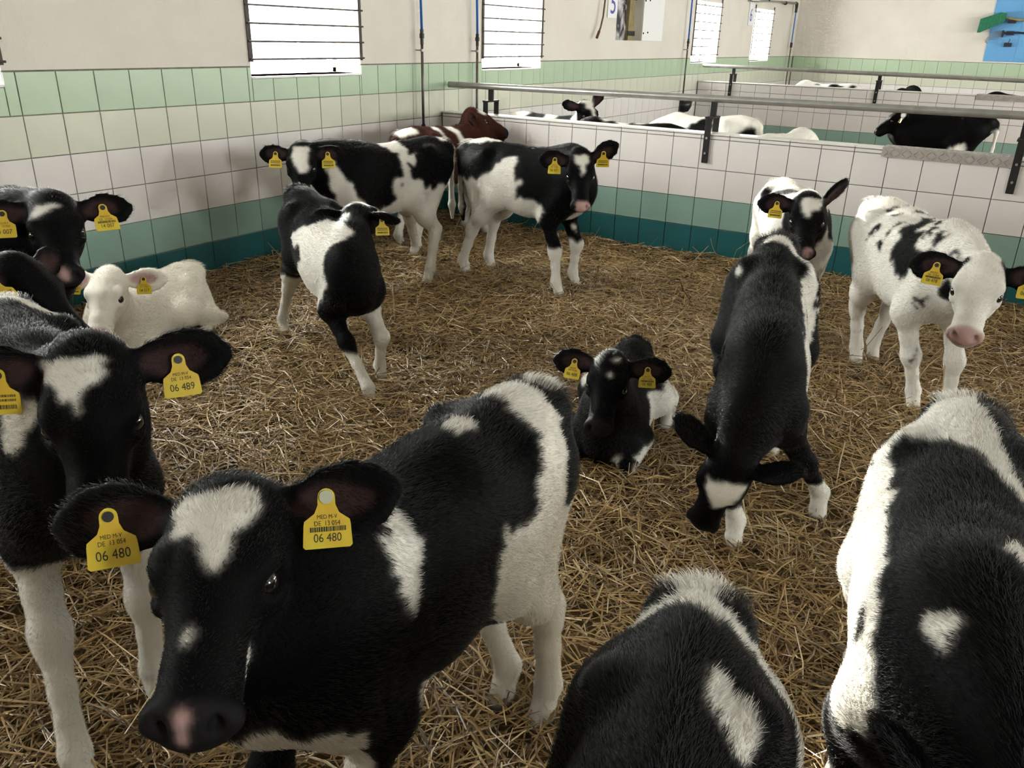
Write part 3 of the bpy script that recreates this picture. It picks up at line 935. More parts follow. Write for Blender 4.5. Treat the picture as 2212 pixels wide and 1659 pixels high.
        for q in (1, -1):
            F.ball(H(.075, q * .040, -.105), (.058 * h, .030 * h, .048 * h), hf, k=.03)
            F.ball(H(.092, q * .060, -.030), (.030 * h, .018 * h, .020 * h), hf, k=.022)
            F.ball(H(.118, q * .066, -.068), (.026 * h, .012 * h, .012 * h), hf, k=.018)
            F.ball(H(.117, q * .074, -.050), (.021 * h, .014 * h, .0135 * h), hf, k=.007, sub=True)
            F.ball(H(.322, q * .030, -.070), (.014 * h, .0095 * h, .0105 * h), hf, k=.008, sub=True)
            F.ball(H(.306, q * .047, -.078), (.014 * h, .009 * h, .016 * h), hf, k=.012)
        F.seg(H(.328, .050, -.116), H(.328, -.050, -.116), .006 * h, .006 * h, k=.008, sub=True)
        ears = sp.get('ears', {})
        for q, nm in ((1, 'L'), (-1, 'R')):
            e = ears.get(nm, (-.10, 1, -.10, .55, .1, .85))
            if e is None:
                continue
            u = nrm(e[0] * fw + q * e[1] * sd + e[2] * up)
            w = e[3] * fw + q * e[4] * sd + e[5] * up
            w = nrm(w - u * (w @ u)); v = np.cross(w, u)
            b = H(.008, q * .058, -.045)
            L = .165 * HS * sp.get('ear', 1.0)
            E = lambda a, c=0, d=0: b + u * a * L + v * c + w * d
            tk = h * max(1.0, sp.get('vox', .01) / .0095)         # far calves are built coarser: keep the ear closed
            F.chain([E(0), E(.22), E(.45), E(.68), E(.88), E(1.0)],
                    [(.020 * h, .017 * tk), (.030 * h, .013 * tk), (.042 * h, .0115 * tk), (.044 * h, .011 * tk), (.033 * h, .010 * tk), (.016 * h, .009 * tk)], up=w, k=.012)
            if sp.get('vox', .01) < .012:
                F.ball(E(.50, 0, .013 * h), (L * .40, .030 * h, .0125 * h), (u, v, w), k=.010, sub=True)
            joints['ear' + nm] = (E(.55, 0, .010), u, v, w, b)
            J['tag' + nm] = (E(.50, 0, .012 * h), u, v, w)
        J['eyes'] = [(H(.115, q * .0605, -.050), q) for q in (1, -1)]
    V, Q = F.mesh()
    J.update(poll=poll, fw=fw, sd=sd, up=up, HS=HS, joints=joints, s=s, loc=loc, locv=locv)
    return V, Q, J
# ------------------------------------------------------------------ calf materials
def coat_material(name, rough, spec, attr_scale=None, sheen=0.0):
    m = bpy.data.materials.new(name); m.use_nodes = True
    nt = m.node_tree; b = nt.nodes['Principled BSDF']
    at = nt.nodes.new('ShaderNodeAttribute'); at.attribute_name = 'coat'
    nt.links.new(at.outputs['Color'], b.inputs['Base Color'])
    b.inputs['Roughness'].default_value = rough
    b.inputs['Specular IOR Level'].default_value = spec
    b.inputs['Sheen Weight'].default_value = sheen
    return m


M_COAT = coat_material('calf coat', .6, .04)
M_FUR = coat_material('calf fur', .36, .30)
M_EYE = mat('calf eye', (.008, .006, .006), .06, .6, coat=.8)
M_TAG = mat('yellow ear tag', (.62, .50, .03), .45, .5, color2=(.58, .36, .02), nscale=18)
M_INK = mat('tag print', (.035, .04, .02), .6, .3)
M_STUD = mat('tag stud', (.02, .02, .022), .4, .5)
M_STUDW = mat('pale tag stud', (.45, .47, .35), .4, .5)

COLS = {'b': (.0026, .0024, .0027), 'w': (.68, .65, .59), 'r': (.036, .0115, .0068), 'k': (.0030, .0028, .0032),
        'p': (.48, .31, .29), 'g': (.10, .075, .06), 'e': (.040, .022, .021), 'c': (.72, .675, .585)}


def in_poly(px, py, poly):
    inside = np.zeros(len(px), bool)
    n = len(poly)
    for i in range(n):
        x1, y1 = poly[i]; x2, y2 = poly[(i + 1) % n]
        if y1 == y2:
            continue
        c = ((y1 > py) != (y2 > py)) & (px < (x2 - x1) * (py - y1) / (y2 - y1) + x1)
        inside ^= c
    return inside


def coat_colors(P, J, sp, seed=1):
    """coat colour at points P in the calf's own (unscaled) frame"""
    base = sp.get('base', 'b')
    C = np.tile(np.array(COLS[base]), (len(P), 1))
    w1 = np.stack([noise3(P * 38, seed + i) for i in range(3)], 1) * .010
    w2 = np.stack([noise3(P * 110, seed + 7 + i) for i in range(3)], 1) * .006
    Q = P + (w1 + w2) * sp.get('ragged', 1.0)
    hd = Q - J['poll']
    a = hd @ J['fw'] / J['HS']; b = hd @ J['sd'] / J['HS']; c = hd @ J['up'] / J['HS']
    a = np.where(a > .1, .1 + (a - .1) / .86, a)
    for pt in sp.get('coat', []):
        col, kind = pt[0], pt[1]
        if kind == 'side':                      # polygon in (x, z) seen from one side: +1 left, -1 right, 0 both
            mk = in_poly(Q[:, 0], Q[:, 2], pt[3])
            if pt[2]:
                mk &= (Q[:, 1] * pt[2] > (pt[4] if len(pt) > 4 else 0))
        elif kind == 'top':                     # polygon in (x, y) seen from above, above height pt[3]
            mk = in_poly(Q[:, 0], Q[:, 1], pt[2]) & (Q[:, 2] > (pt[3] if len(pt) > 3 else 0))
        elif kind == 'ball':
            mk = np.zeros(len(P), bool)
            for (x, y, z, r) in pt[2]:
                mk |= ((Q - (x, y, z)) ** 2).sum(1) < r * r
        elif kind == 'face':                    # polygon in head (forward, left) on the front of the face
            mk = in_poly(a, b, pt[2]) & (c > (pt[3] if len(pt) > 3 else -.06)) & (c < .2)
        elif kind == 'headball':
            mk = np.zeros(len(P), bool)
            for (x, y, z, r) in pt[2]:
                mk |= (a - x) ** 2 + (b - y) ** 2 + (c - z) ** 2 < r * r
        elif kind == 'ears':
            mk = np.zeros(len(P), bool)
            for nm in ('earL', 'earR'):
                if nm in J['joints']:
                    e, u, v, w, bs = J['joints'][nm]
                    t = np.clip((P - bs) @ u, .03, .2)
                    mk |= (np.linalg.norm(P - bs - t[:, None] * u, axis=1) < .062 * J['HS']) & (np.abs((P - bs) @ w) < .035)
        elif kind == 'below':                   # everything lower than z inside an (x0, x1, y0, y1) column
            x0, x1, y0, y1 = pt[2]
            mk = (Q[:, 2] < pt[3]) & (Q[:, 0] > x0) & (Q[:, 0] < x1) & (Q[:, 1] > y0) & (Q[:, 1] < y1)
        elif kind == 'leg':                     # a leg below the given height: pt[2] names, pt[3] z
            mk = np.zeros(len(P), bool)
            for nm in pt[2]:
                js = J['joints'].get(nm)
                if js is None:
                    continue
                dmin = np.full(len(P), 9.)
                for i in range(1, len(js) - 1):
                    A, B = js[i], js[i + 1]; D = B - A
                    t = np.clip((Q - A) @ D / (D @ D), 0, 1)
                    dmin = np.minimum(dmin, np.linalg.norm(Q - A - t[:, None] * D, axis=1))
                mk |= (dmin < .075) & (Q[:, 2] < pt[3])
        C[mk] = COLS[col]
    # bare skin: muzzle, inside of the ears, hooves
    ha = P - J['poll']
    a = ha @ J['fw'] / J['HS']; b = ha @ J['sd'] / J['HS']; c = ha @ J['up'] / J['HS']
    a = np.where(a > .1, .1 + (a - .1) / .86, a)
    if not sp.get('nohead'):
        mz = (a > .302) & (c > -.110) & (np.abs(b) < .07) & (a < .4) & (c < 0)
        pink = sp.get('muzzle', 'b')
        if pink == 'p':
            C[mz] = COLS['p']
        elif pink != 'b':                      # a pink spot on the dark muzzle: (b, c, r)
            C[mz] = (.012, .011, .012)
            for (bb, cc, rr) in pink:
                C[mz & ((b + noise3(P * 90, 3) * .004 - bb) ** 2 + (c + noise3(P * 90, 5) * .004 - cc) ** 2 < rr * rr)] = COLS['p']
        else:
            C[mz] = (.014, .012, .013)
        for nm in ('earL', 'earR'):
            if nm in J['joints']:
                e, u, v, w, bs = J['joints'][nm]
                d = P - bs
                L = .165 * J['HS']
                uu = (d @ u) / L; vv = (d @ v) / (.03 * J['HS']); ww = d @ w
                mk = ((uu - .48) / .33) ** 2 + (vv * 1.15) ** 2 < 1 + .3 * noise3(P * 60, 9)
                mk &= (ww > -.004) & (ww < .03)
                C[mk] = COLS['p'] if sp.get('base') in ('c',) or sp.get('pinkear') else np.array(COLS['e'])
    for nm, js in J['joints'].items():
        if nm.startswith('ear'):
            continue
        hoof = js[-1]
        mk = (np.linalg.norm(P - hoof, axis=1) < .06) & (P[:, 2] < hoof[2] + .018)
        C[mk] = COLS['g']
    return C


def tag_shape():
    """outline of the flag ear tag: round eyelet, neck, shoulders, square plate; hangs along -y, 60 mm wide"""
    pts = []
    for k in range(9):
        t = math.pi * k / 8
        pts.append((.0105 * math.cos(t), .0105 * math.sin(t)))
    pts += [(-.0108, -.010), (-.015, -.020), (-.0275, -.029), (-.0285, -.034), (-.030, -.060), (-.027, -.063), (.027, -.063), (.030, -.060), (.0285, -.034), (.0275, -.029), (.015, -.020), (.0108, -.010)]
    return pts


TAG_MESH = {}


def ear_tag(parent, pos, normal, down, lines, size=1.0, stud='dark', parent_inv=None):
    """a yellow tag hanging at pos, its face along normal, in the parent's own frame"""
    n = Vector(normal).normalized(); d = Vector(down); d = (d - n * d.dot(n)).normalized()
    x = (-d).cross(n)                                    # reads left to right seen from the front
    R = Matrix((x, -d, n)).transposed().to_4x4()
    key = 'tag'
    if key not in TAG_MESH:
        mb = MB().prism(tag_shape(), 2, -.0012, .0012); o = mb.build('ear_tag', M_TAG); TAG_MESH[key] = o.data; bpy.data.objects.remove(o)
        mb = MB().tube([(0, 0, -.004), (0, 0, .0035)], .0066, 14); o = mb.build('x', M_STUD); TAG_MESH['stud'] = o.data; bpy.data.objects.remove(o)
        mb = MB().tube([(0, 0, -.004), (0, 0, .0035)], .0085, 14); o = mb.build('x', M_STUDW); TAG_MESH['studw'] = o.data; bpy.data.objects.remove(o)
    t = bpy.data.objects.new('ear_tag', TAG_MESH[key]); COL.objects.link(t); t.parent = parent
    t.matrix_local = Matrix.Translation(Vector(pos)) @ R @ Matrix.Scale(size, 4)
    t['label'] = 'yellow ear tag'
    s_ = bpy.data.objects.new('tag_stud', TAG_MESH['stud' if stud == 'dark' else 'studw']); COL.objects.link(s_); s_.parent = t
    V = []; F = []
    for (txt, sz, y) in lines:
        k = ('txt', txt, sz)
        if k not in TAG_MESH:
            TAG_MESH[k] = text_mesh(txt, sz) if txt != '|' else None
        if txt == '|':                                    # a bar code line
            rr = random.Random(5); xx = -.021
            while xx < .021:
                w_ = rr.choice((.0008, .0014, .002)); q = len(V)
                V += [(xx, y - sz / 2, 0), (xx + w_, y - sz / 2, 0), (xx + w_, y + sz / 2, 0), (xx, y + sz / 2, 0)]; F.append((q, q + 1, q + 2, q + 3)); xx += w_ + .0009
            continue
        tv, tf = TAG_MESH[k]; q = len(V)
        V += [(v[0] * .82, v[1] + y, 0) for v in tv]; F += [tuple(i + q for i in f) for f in tf]
    if V:
        l = mesh_obj('lettering', [(v[0], v[1], .0016) for v in V], F, M_INK, t)
    return t


TXT = lambda num, bar=False: [('MED M-V', .0075, -.0245), ('DE  13 054', .0085, -.0325)] + ([('|', .006, -.0395)] if bar else []) + [(num, .0175 if not bar else .015, -.0475 if not bar else -.0505)]
SMUDGE = [('|', .004, -.033), ('|', .004, -.040), ('|', .007, -.051)]


def fur_object(V, Q, C, J, sp, parent, count, length, seed):
    """short hair grown from the body: one strand per sampled point, laid along the coat's flow"""
    rs = np.random.RandomState(seed)
    s = sp.get('s', 1.0)
    tri = np.concatenate([Q[:, [0, 1, 2]], Q[:, [0, 2, 3]]])
    A, B, D = V[tri[:, 0]], V[tri[:, 1]], V[tri[:, 2]]
    cr = np.cross(B - A, D - A); ar = np.linalg.norm(cr, axis=1)
    nr = cr / np.maximum(ar, 1e-12)[:, None]
    # smooth normals per vertex
    VN = np.zeros_like(V)
    for k in range(3):
        np.add.at(VN, tri[:, k], cr)
    VN /= np.maximum(np.linalg.norm(VN, axis=1), 1e-12)[:, None]
    pick = np.searchsorted(np.cumsum(ar), rs.rand(count) * ar.sum())
    pick = np.clip(pick, 0, len(tri) - 1)
    u = rs.rand(count); v = rs.rand(count); fl = u + v > 1; u[fl] = 1 - u[fl]; v[fl] = 1 - v[fl]
    w = 1 - u - v
    P = A[pick] * w[:, None] + B[pick] * u[:, None] + D[pick] * v[:, None]
    N = VN[tri[pick, 0]] * w[:, None] + VN[tri[pick, 1]] * u[:, None] + VN[tri[pick, 2]] * v[:, None]
    N /= np.maximum(np.linalg.norm(N, axis=1), 1e-9)[:, None]
    hd = P - J['poll']
    a = hd @ J['fw']; b = hd @ J['sd']; c = hd @ J['up']
    H = J['HS']
    onhead = (a > -.02 * H) & (a < .36 * H) & (np.abs(b) < .11 * H) & (c > -.17 * H) & (c < .06 * H)
    if sp.get('nohead'):
        onhead[:] = False
    muzz = onhead & (a > .267 * H)
    low = P[:, 2] < (.44 if not sp.get('lie') else .0)
    flow = np.tile(np.array([-1., 0, -.45]), (count, 1))
    flow[low] = (0, 0, -1)
    flow[onhead] = -J['fw'] * .6 + np.sign(b[onhead])[:, None] * J['sd'] * .5
    ear = (np.abs(b) > .085 * H) & (np.abs(a) < .25 * H) & (np.abs(c) < .25 * H) & (np.abs(b) < .3 * H) & (P[:, 0] > .2)
    flow[ear] = np.sign(b[ear])[:, None] * J['sd']
    swirl = np.stack([noise3(P * 14, seed + i) for i in range(3)], 1)
    flow = flow + swirl * .55 + rs.normal(size=(count, 3)) * .22
    flow -= N * (flow * N).sum(1)[:, None]
    flow /= np.maximum(np.linalg.norm(flow, axis=1), 1e-9)[:, None]
    L = length * (.6 + .8 * rs.rand(count))
    L[low] *= .6; L[onhead] *= .42
    top = (N[:, 2] > .75) & ~onhead & ~low
    L[top] *= 1.35
    poll = (np.abs(b) < .06 * H) & (np.abs(a) < .05 * H) & (c > -.08 * H) & onhead
    L[poll] *= 2.1
    tl = (P[:, 0] < -.40) & (P[:, 2] > (.70 if not sp.get('lie') else .3)) & (np.abs(P[:, 1]) < .07)
    L[tl] *= 2.2
    lift = .30 + .35 * rs.rand(count)
    lift[poll] = 1.0; lift[tl] = .8
    lift = lift + (swirl[:, 0] > .55) * .35
    keep = ~muzz & (P[:, 2] > .03)
    P, N, flow, L, lift = P[keep], N[keep], flow[keep], L[keep], lift[keep]
    col = coat_colors(P, J, sp, sp.get('seed', 1))
    n = len(P)
    d1 = flow + N * lift[:, None]; d1 /= np.linalg.norm(d1, axis=1)[:, None]
    d2 = flow + N * (lift * .25)[:, None]; d2 /= np.linalg.norm(d2, axis=1)[:, None]
    pts = np.stack([P - N * .001, P + d1 * L[:, None] * .5, P + d1 * L[:, None] * .5 + d2 * L[:, None] * .5], 1) * s
    hc = bpy.data.hair_curves.new('fur')
    hc.add_curves([3] * n)
    hc.attributes['position'].data.foreach_set('vector', pts.reshape(-1).astype(np.float32))
    rad = hc.attributes.get('radius') or hc.attributes.new('radius', 'FLOAT', 'POINT')
    r0 = sp.get('hair_r', .00035)
    rad.data.foreach_set('value', np.tile(np.array([r0, r0 * .8, r0 * .15], np.float32), n))
    ca = hc.attributes.new('coat', 'FLOAT_COLOR', 'CURVE')
    jit = (.8 + .4 * rs.rand(n))[:, None]
    cc = np.concatenate([np.clip(col * jit, 0, 1), np.ones((n, 1))], 1)
    ca.data.foreach_set('color', cc.reshape(-1).astype(np.float32))
    hc.materials.append(M_FUR)
    o = bpy.data.objects.new('fur', hc); COL.objects.link(o); o.parent = parent
    o['kind'] = 'stuff'
    return o


def build_calf(sp, seed):
    s = sp.get('s', 1.0)
    V, Q, J = calf_shape(sp)
    root = empty('calf', (sp['pos'][0], sp['pos'][1], 0), sp['yaw'])
    tag(root, sp['label'], 'calf', sp.get('group', 'calves in the barn'))
    C = coat_colors(V, J, sp, sp.get('seed', 1))
    for _ in range(2):                                   # soften the stair-steps of the patch edges
        acc = np.zeros_like(C); cnt = np.zeros(len(C))
        for k in range(4):
            for d in (1, 3):
                np.add.at(acc, Q[:, k], C[Q[:, (k + d) % 4]]); np.add.at(cnt, Q[:, k], 1)
        C = C * .4 + .6 * acc / np.maximum(cnt, 1)[:, None]
    me = bpy.data.meshes.new('body')
    nv, nq = len(V), len(Q)
    me.vertices.add(nv); me.vertices.foreach_set('co', (V * s).reshape(-1).astype(np.float32))
    me.loops.add(nq * 4); me.loops.foreach_set('vertex_index', Q.reshape(-1).astype(np.int32))
    me.polygons.add(nq); me.polygons.foreach_set('loop_start', (np.arange(nq) * 4).astype(np.int32))
    me.polygons.foreach_set('use_smooth', np.ones(nq, bool))
    me.update(); me.validate()
    ca = me.attributes.new('coat', 'FLOAT_COLOR', 'POINT')
    ca.data.foreach_set('color', np.concatenate([C, np.ones((nv, 1))], 1).reshape(-1).astype(np.float32))
    me.materials.append(M_COAT)
    body = bpy.data.objects.new('body', me); COL.objects.link(body); body.parent = root
    if not sp.get('nohead'):
        for (p, q) in J['eyes']:
            bm = bmesh.new(); bmesh.ops.create_uvsphere(bm, u_segments=14, v_segments=10, radius=.0185 * J['HS'] * s)
            em = bpy.data.meshes.new('eye'); bm.to_mesh(em); bm.free(); em.materials.append(M_EYE)
            em.polygons.foreach_set('use_smooth', np.ones(len(em.polygons), bool))
            e = bpy.data.objects.new('eye', em); COL.objects.link(e); e.parent = root; e.location = Vector(p * s)
        for nm, t in (sp.get('tags') or {}).items():
            p, u, v, w = J['tag' + nm]
            lines, opt = t[0], (t[1] if len(t) > 1 else {})
            nv_ = J['locv'](opt['n']) if 'n' in opt else w
            dn = J['locv'](opt['d']) if 'd' in opt else np.array([0, 0, -1.])
            off = np.array(opt.get('off', (0, 0, 0)))
            pp = p + off[0] * u + off[1] * v + off[2] * w
            ear_tag(root, pp * s, nv_, dn, lines, opt.get('size', 1.22) * s, opt.get('stud', 'dark'))
    if sp.get('hairs', 0) * HAIR >= 1:
        fur_object(V, Q, C, J, sp, root, int(sp['hairs'] * HAIR), sp.get('hair', .012), seed)
    return root, V, Q, J
HAIR = 1.0
R_ = math.radians
CALVES = {}
CALVES['A'] = dict(ears={'L': (-.22, 1, .06, .6, .1, .85)}, neckr=.84, coat=[('w', 'face', [(-.005, -.070), (.005, -.045), (.020, -.013), (.008, .013), (.006, .046), (.040, .048), (.070, .031), (.107, .019), (.144, .003), (.111, -.009), (.080, -.029), (.055, -.053), (.023, -.068)]),
    ('w', 'headball', [(.232, -.005, -.033, .008), (.218, -.001, -.03, .007), (.188, .064, -.098, .014), (.203, .058, -.106, .016), (.222, .050, -.104, .011)]),
    ('w', 'side', 1, [(.25, .88), (.225, .83), (.24, .79), (.24, .755), (.222, .68), (.195, .74), (.162, .79), (.160, .83), (.18, .92)]),
    ('w', 'side', 1, [(-.26, .95), (-.245, .85), (-.21, .81), (-.20, .76), (-.175, .73), (-.18, .70), (-.15, .68), (-.07, .69), (-.055, .73), (-.03, .67), (.0, .60), (-.02, .50), (-.10, .42), (-.20, 0), (-.6, 0), (-.6, .5), (-.25, .66), (-.28, .76), (-.37, .80), (-.38, .95)], -.04),
    ('w', 'leg', ['HL', 'HR'], .56), ('w', 'ball', [(-.12, -.01, .86, .035), (.19, .11, .48, .055), (.43, .03, .53, .085), (.40, .09, .50, .085), (.34, .08, .44, .07), (-.44, 0, .82, .05)]), ('b', 'ears')], muzzle=[(-.004, -.055, .010), (-.002, -.070, .007)],
    label='black calf with white forehead in the foreground, tag 06 480 in both ears', pos=(3.40, -1.25), yaw=R_(-90), s=.93, vox=.0075,
    poll=(3.325, -1.60, .86), face=(.175, -.22, -.078), head=1.16, feet=[(3.50, -1.66), (3.30, -1.60), (3.52, -.97), (3.41, -.97)], tags={'L': (TXT('06 480', True), {'n': (.69, -.64, .45), 'd': (.05, -.1, -1), 'off': (-.01, 0, .055), 'stud': 'pale'}), 'R': (TXT('06 480'), {'n': (.69, -.5, .35), 'off': (.0, 0, .03)})}, hairs=150000, hair_r=.00026)
CALVES['B'] = dict(coat=[('w', 'face', [(.004, -.074), (.007, -.030), (.012, .025), (.019, .036), (.032, .022), (.038, .034), (.044, .034), (.065, .010), (.068, -.002), (.108, -.016), (.083, -.031), (.052, -.050), (.035, -.072)]),
    ('w', 'ball', [(.375, -.08, .83, .045), (.38, -.09, .79, .030)]), ('w', 'top', [(-.46, -.03), (-.30, .02), (-.22, .10), (-.28, .14), (-.36, .05), (-.46, .05)], .6),
    ('w', 'side', -1, [(-.35, .66), (-.05, .62), (.06, .52), (.1, .38), (-.2, .2), (-.6, 0), (-.6, .6)]), ('w', 'leg', ['FL', 'FR', 'HL', 'HR'], .46), ('b', 'ball', [(.24, -.10, .40, .045), (.22, -.10, .34, .035)])],
    label='black calf with white forehead triangle at the left edge, tag 06 489', pos=(2.38, -1.36), yaw=R_(-20), s=.95, vox=.0075,
    poll=(2.79, -1.464, .905), face=(.156, -.127, -.19), head=1.15, feet=[(2.75, -1.42), (2.83, -1.66), None, None], tags={'L': (TXT('06 489'),), 'R': (SMUDGE,)}, hairs=130000, hair_r=.00026)
CALVES['C'] = dict(coat=[('w', 'top', [(-.405, -.11), (-.39, -.05), (-.47, -.03), (-.47, .0), (-.40, .022), (-.385, .06), (-.38, .10), (-.36, .16), (-.30, .16), (-.335, .11), (-.36, .09), (-.345, .05), (-.315, .03), (-.36, .0), (-.36, -.04), (-.37, -.10)], .6),
    ('w', 'side', 1, [(-.39, .80), (-.33, .79), (-.2, .70), (-.08, .63), (.1, .60), (.1, .56), (-.12, .585), (-.25, .66), (-.38, .74)], .04),
    ('w', 'top', [(-.235, .028), (-.225, .05), (-.21, .07), (-.205, .085), (-.18, .105), (-.135, .088), (-.13, .072), (-.16, .06), (-.17, .035)], .6), ('w', 'leg', ['HL', 'HR'], .4), ('w', 'ball', [(-.45, -.01, .83, .05)])],
    fat=0.82, label='black calf with white blaze on its back, rump upwards, bottom centre', pos=(4.02, -1.66), yaw=R_(-77), s=0.89, vox=.0075,
    poll=(4.0, -2.15, .62), face=(.1, -.6, -.6), hairs=150000, hair_r=.00026)
CALVES['D'] = dict(coat=[('w', 'top', [(-.21, -.18), (-.30, -.17), (-.37, -.12), (-.48, -.06), (-.48, .01), (-.29, .005), (-.22, .035), (-.14, .055), (-.05, .075), (.02, .09), (-.06, .03), (-.10, 0), (-.15, -.03), (-.18, -.07), (-.19, -.11), (-.20, -.15)], .6),
    ('b', 'ball', [(-.43, -.085, .80, .035), (-.40, -.12, .77, .05), (-.31, -.15, .76, .055)]), ('w', 'top', [(-.36, -.10), (-.30, -.14), (-.25, -.12), (-.25, -.06), (-.34, -.06)], .7),
    ('w', 'side', -1, [(-.30, .68), (-.18, .755), (.02, .775), (.13, .77), (.29, .785), (.33, .765), (.38, .73), (.41, .70), (.44, .60), (.3, .55), (.1, .5), (-.1, .45), (-.35, .3), (-.45, .5)], .08),
    ('b', 'ball', [(.30, -.14, .70, .035)]), ('w', 'ball', [(.27, .05, .87, .035), (.30, .075, .85, .022), (.43, -.06, .82, .030)]), ('w', 'leg', ['HL', 'HR', 'FL', 'FR'], .4)],
    fat=0.92, ears={'L': (-.6, 1, -.2, 1, .2, -.3), 'R': (-.8, .8, -.3, 1, .2, -.3)}, label='black calf with white tail head and white left flank at the bottom right', pos=(4.235, -.82), yaw=R_(-84), s=0.94, vox=.0075,
    poll=(4.37, -1.42, .66), face=(.1, -.6, -.6), hairs=150000, hair_r=.00026)
CALVES['E'] = dict(ears={'L': (-.75, 1, .1, 1, .2, -.3), 'R': (-.35, 1, .1, 1, .2, -.3)}, coat=[('w', 'face', [(.068, -.045), (.061, -.010), (.042, .022), (.038, .060), (.076, .069), (.135, .048), (.185, .011), (.112, -.022)]),
    ('w', 'top', [(-.34, -.05), (-.285, -.03), (-.27, .02), (-.25, .065), (-.19, .105), (-.03, .088), (.09, .105), (.21, .112), (.34, .10), (.34, .2), (-.02, .115), (-.10, .16), (-.24, .16), (-.31, .06), (-.36, .0)], .5),
    ('w', 'ball', [(-.43, 0, .86, .05), (-.18, -.14, .83, .022), (-.07, -.12, .81, .012)]), ('w', 'leg', ['FL', 'FR'], .16), ('w', 'leg', ['HL', 'HR'], .35)], muzzle=[(.012, -.085, .020)],
    fat=0.74, label='black calf with its head down sniffing the straw, white forehead patch', pos=(3.585, .30), yaw=R_(-75), s=0.91, vox=.008, pitch=.2,
    poll=(3.66, -.21, .37), face=(-.1, 0, -.33), facen=(0, -1, 0), feet=[(3.84, .30), (3.66, -.03), None, None], hairs=90000, hair_r=.0003)
CALVES['F'] = dict(ears={'L': (-.3, .6, 1, .5, .6, .2)}, coat=[('b', 'top', [(-.12, -.10), (-.02, -.02), (.06, .05), (.2, .12), (.2, .0), (.05, -.06), (-.02, -.12)], .6), ('b', 'ball', [(-.18, -.13, .78, .05), (-.14, -.15, .74, .05), (.42, -.10, .66, .07), (.46, -.05, .74, .07), (.36, -.13, .64, .03), (.42, -.02, .86, .07), (.30, -.15, .60, .02), (.33, .10, .72, .10)]),
    ('b', 'ears'), ('b', 'headball', [(.05, 0, -.06, .145), (.18, 0, -.08, .12), (.28, 0, -.09, .09), (0, .14, -.05, .09), (0, -.14, -.05, .09)]), ('w', 'face', [(-.002, -.036), (.008, .0), (.004, .045), (.022, .058), (.056, .046), (.130, .003), (.084, -.022)]), ('w', 'headball', [(.16, -.05, -.14, .02)])], base='w', muzzle=[(.018, -.060, .022)],
    head=1.1, hair_r=.0003, label='white and black calf facing forward by the divider behind the sniffing calf', pos=(3.17, 2.17), yaw=R_(-64), s=.9, vox=.010,
    poll=(3.335, 1.76, .80), face=(.2, -.7, -.5), tags={'R': (SMUDGE,)}, hairs=50000)
CALVES['G'] = dict(coat=[('b', 'ball', [(-0.13, -0.14, 0.76, 0.027), (-0.09, -0.14, 0.77, 0.018), (-0.12, -0.15, 0.72, 0.014), (-0.09, -0.15, 0.74, 0.014), (-0.00, -0.16, 0.71, 0.020), (0.02, -0.16, 0.72, 0.015), (-0.08, -0.07, 0.84, 0.020), (-0.15, -0.05, 0.84, 0.014), (-0.15, -0.03, 0.85, 0.015), (-0.15, -0.01, 0.86, 0.015), (-0.16, 0.01, 0.86, 0.014), (-0.04, 0.02, 0.85, 0.030), (-0.02, 0.03, 0.85, 0.022), (-0.04, 0.01, 0.86, 0.015), (0.11, -0.01, 0.85, 0.039), (0.25, -0.04, 0.87, 0.030), (0.15, -0.05, 0.85, 0.039), (0.28, -0.04, 0.88, 0.014), (0.02, -0.10, 0.81, 0.027), (0.02, -0.12, 0.80, 0.018), (0.02, -0.14, 0.78, 0.018), (0.03, -0.15, 0.76, 0.014), (0.13, -0.10, 0.81, 0.054), (0.21, -0.12, 0.80, 0.049), (0.18, -0.13, 0.78, 0.049), (0.20, -0.15, 0.74, 0.066), (0.21, -0.16, 0.70, 0.066), (0.27, -0.15, 0.73, 0.054), (0.19, -0.16, 0.67, 0.027), (0.26, -0.16, 0.65, 0.039), (0.21, -0.16, 0.65, 0.027), (0.29, -0.09, 0.84, 0.022), (0.28, -0.11, 0.83, 0.018), (0.37, -0.09, 0.84, 0.032), (0.37, -0.10, 0.82, 0.024), (0.38, -0.08, 0.85, 0.018), (0.37, -0.13, 0.76, 0.027), (0.38, -0.12, 0.78, 0.018), (0.51, -0.11, 0.79, 0.024), (0.53, -0.10, 0.80, 0.018), (0.53, -0.11, 0.64, 0.061), (0.53, -0.10, 0.62, 0.039), (0.42, -0.13, 0.57, 0.014), (0.41, -0.13, 0.56, 0.014), (0.42, -0.13, 0.58, 0.014), (0.43, -0.11, 0.57, 0.014), (0.40, -0.15, 0.58, 0.020), (0.38, -0.14, 0.54, 0.018), (0.29, -0.04, 0.33, 0.014), (0.29, -0.02, 0.31, 0.014), (0.30, -0.05, 0.30, 0.018), (0.29, -0.04, 0.26, 0.014), (0.29, -0.03, 0.23, 0.014)]), ('b', 'ears')], ragged=1.5,
    head=1.1, hair_r=.0003, label='white calf with scattered black spots on the right, tag 06 478', pos=(3.83, 1.62), yaw=R_(-57), s=0.95, vox=.009, base='w',
    poll=(4.12, 1.03, .775), face=(.0, -.8, -.45), feet=[(4.12, 1.38), (3.98, 1.42), None, (3.66, 1.85)], tags={'L': (TXT('06 478'),), 'R': (TXT('06 478', True),)}, muzzle='p', hairs=70000)
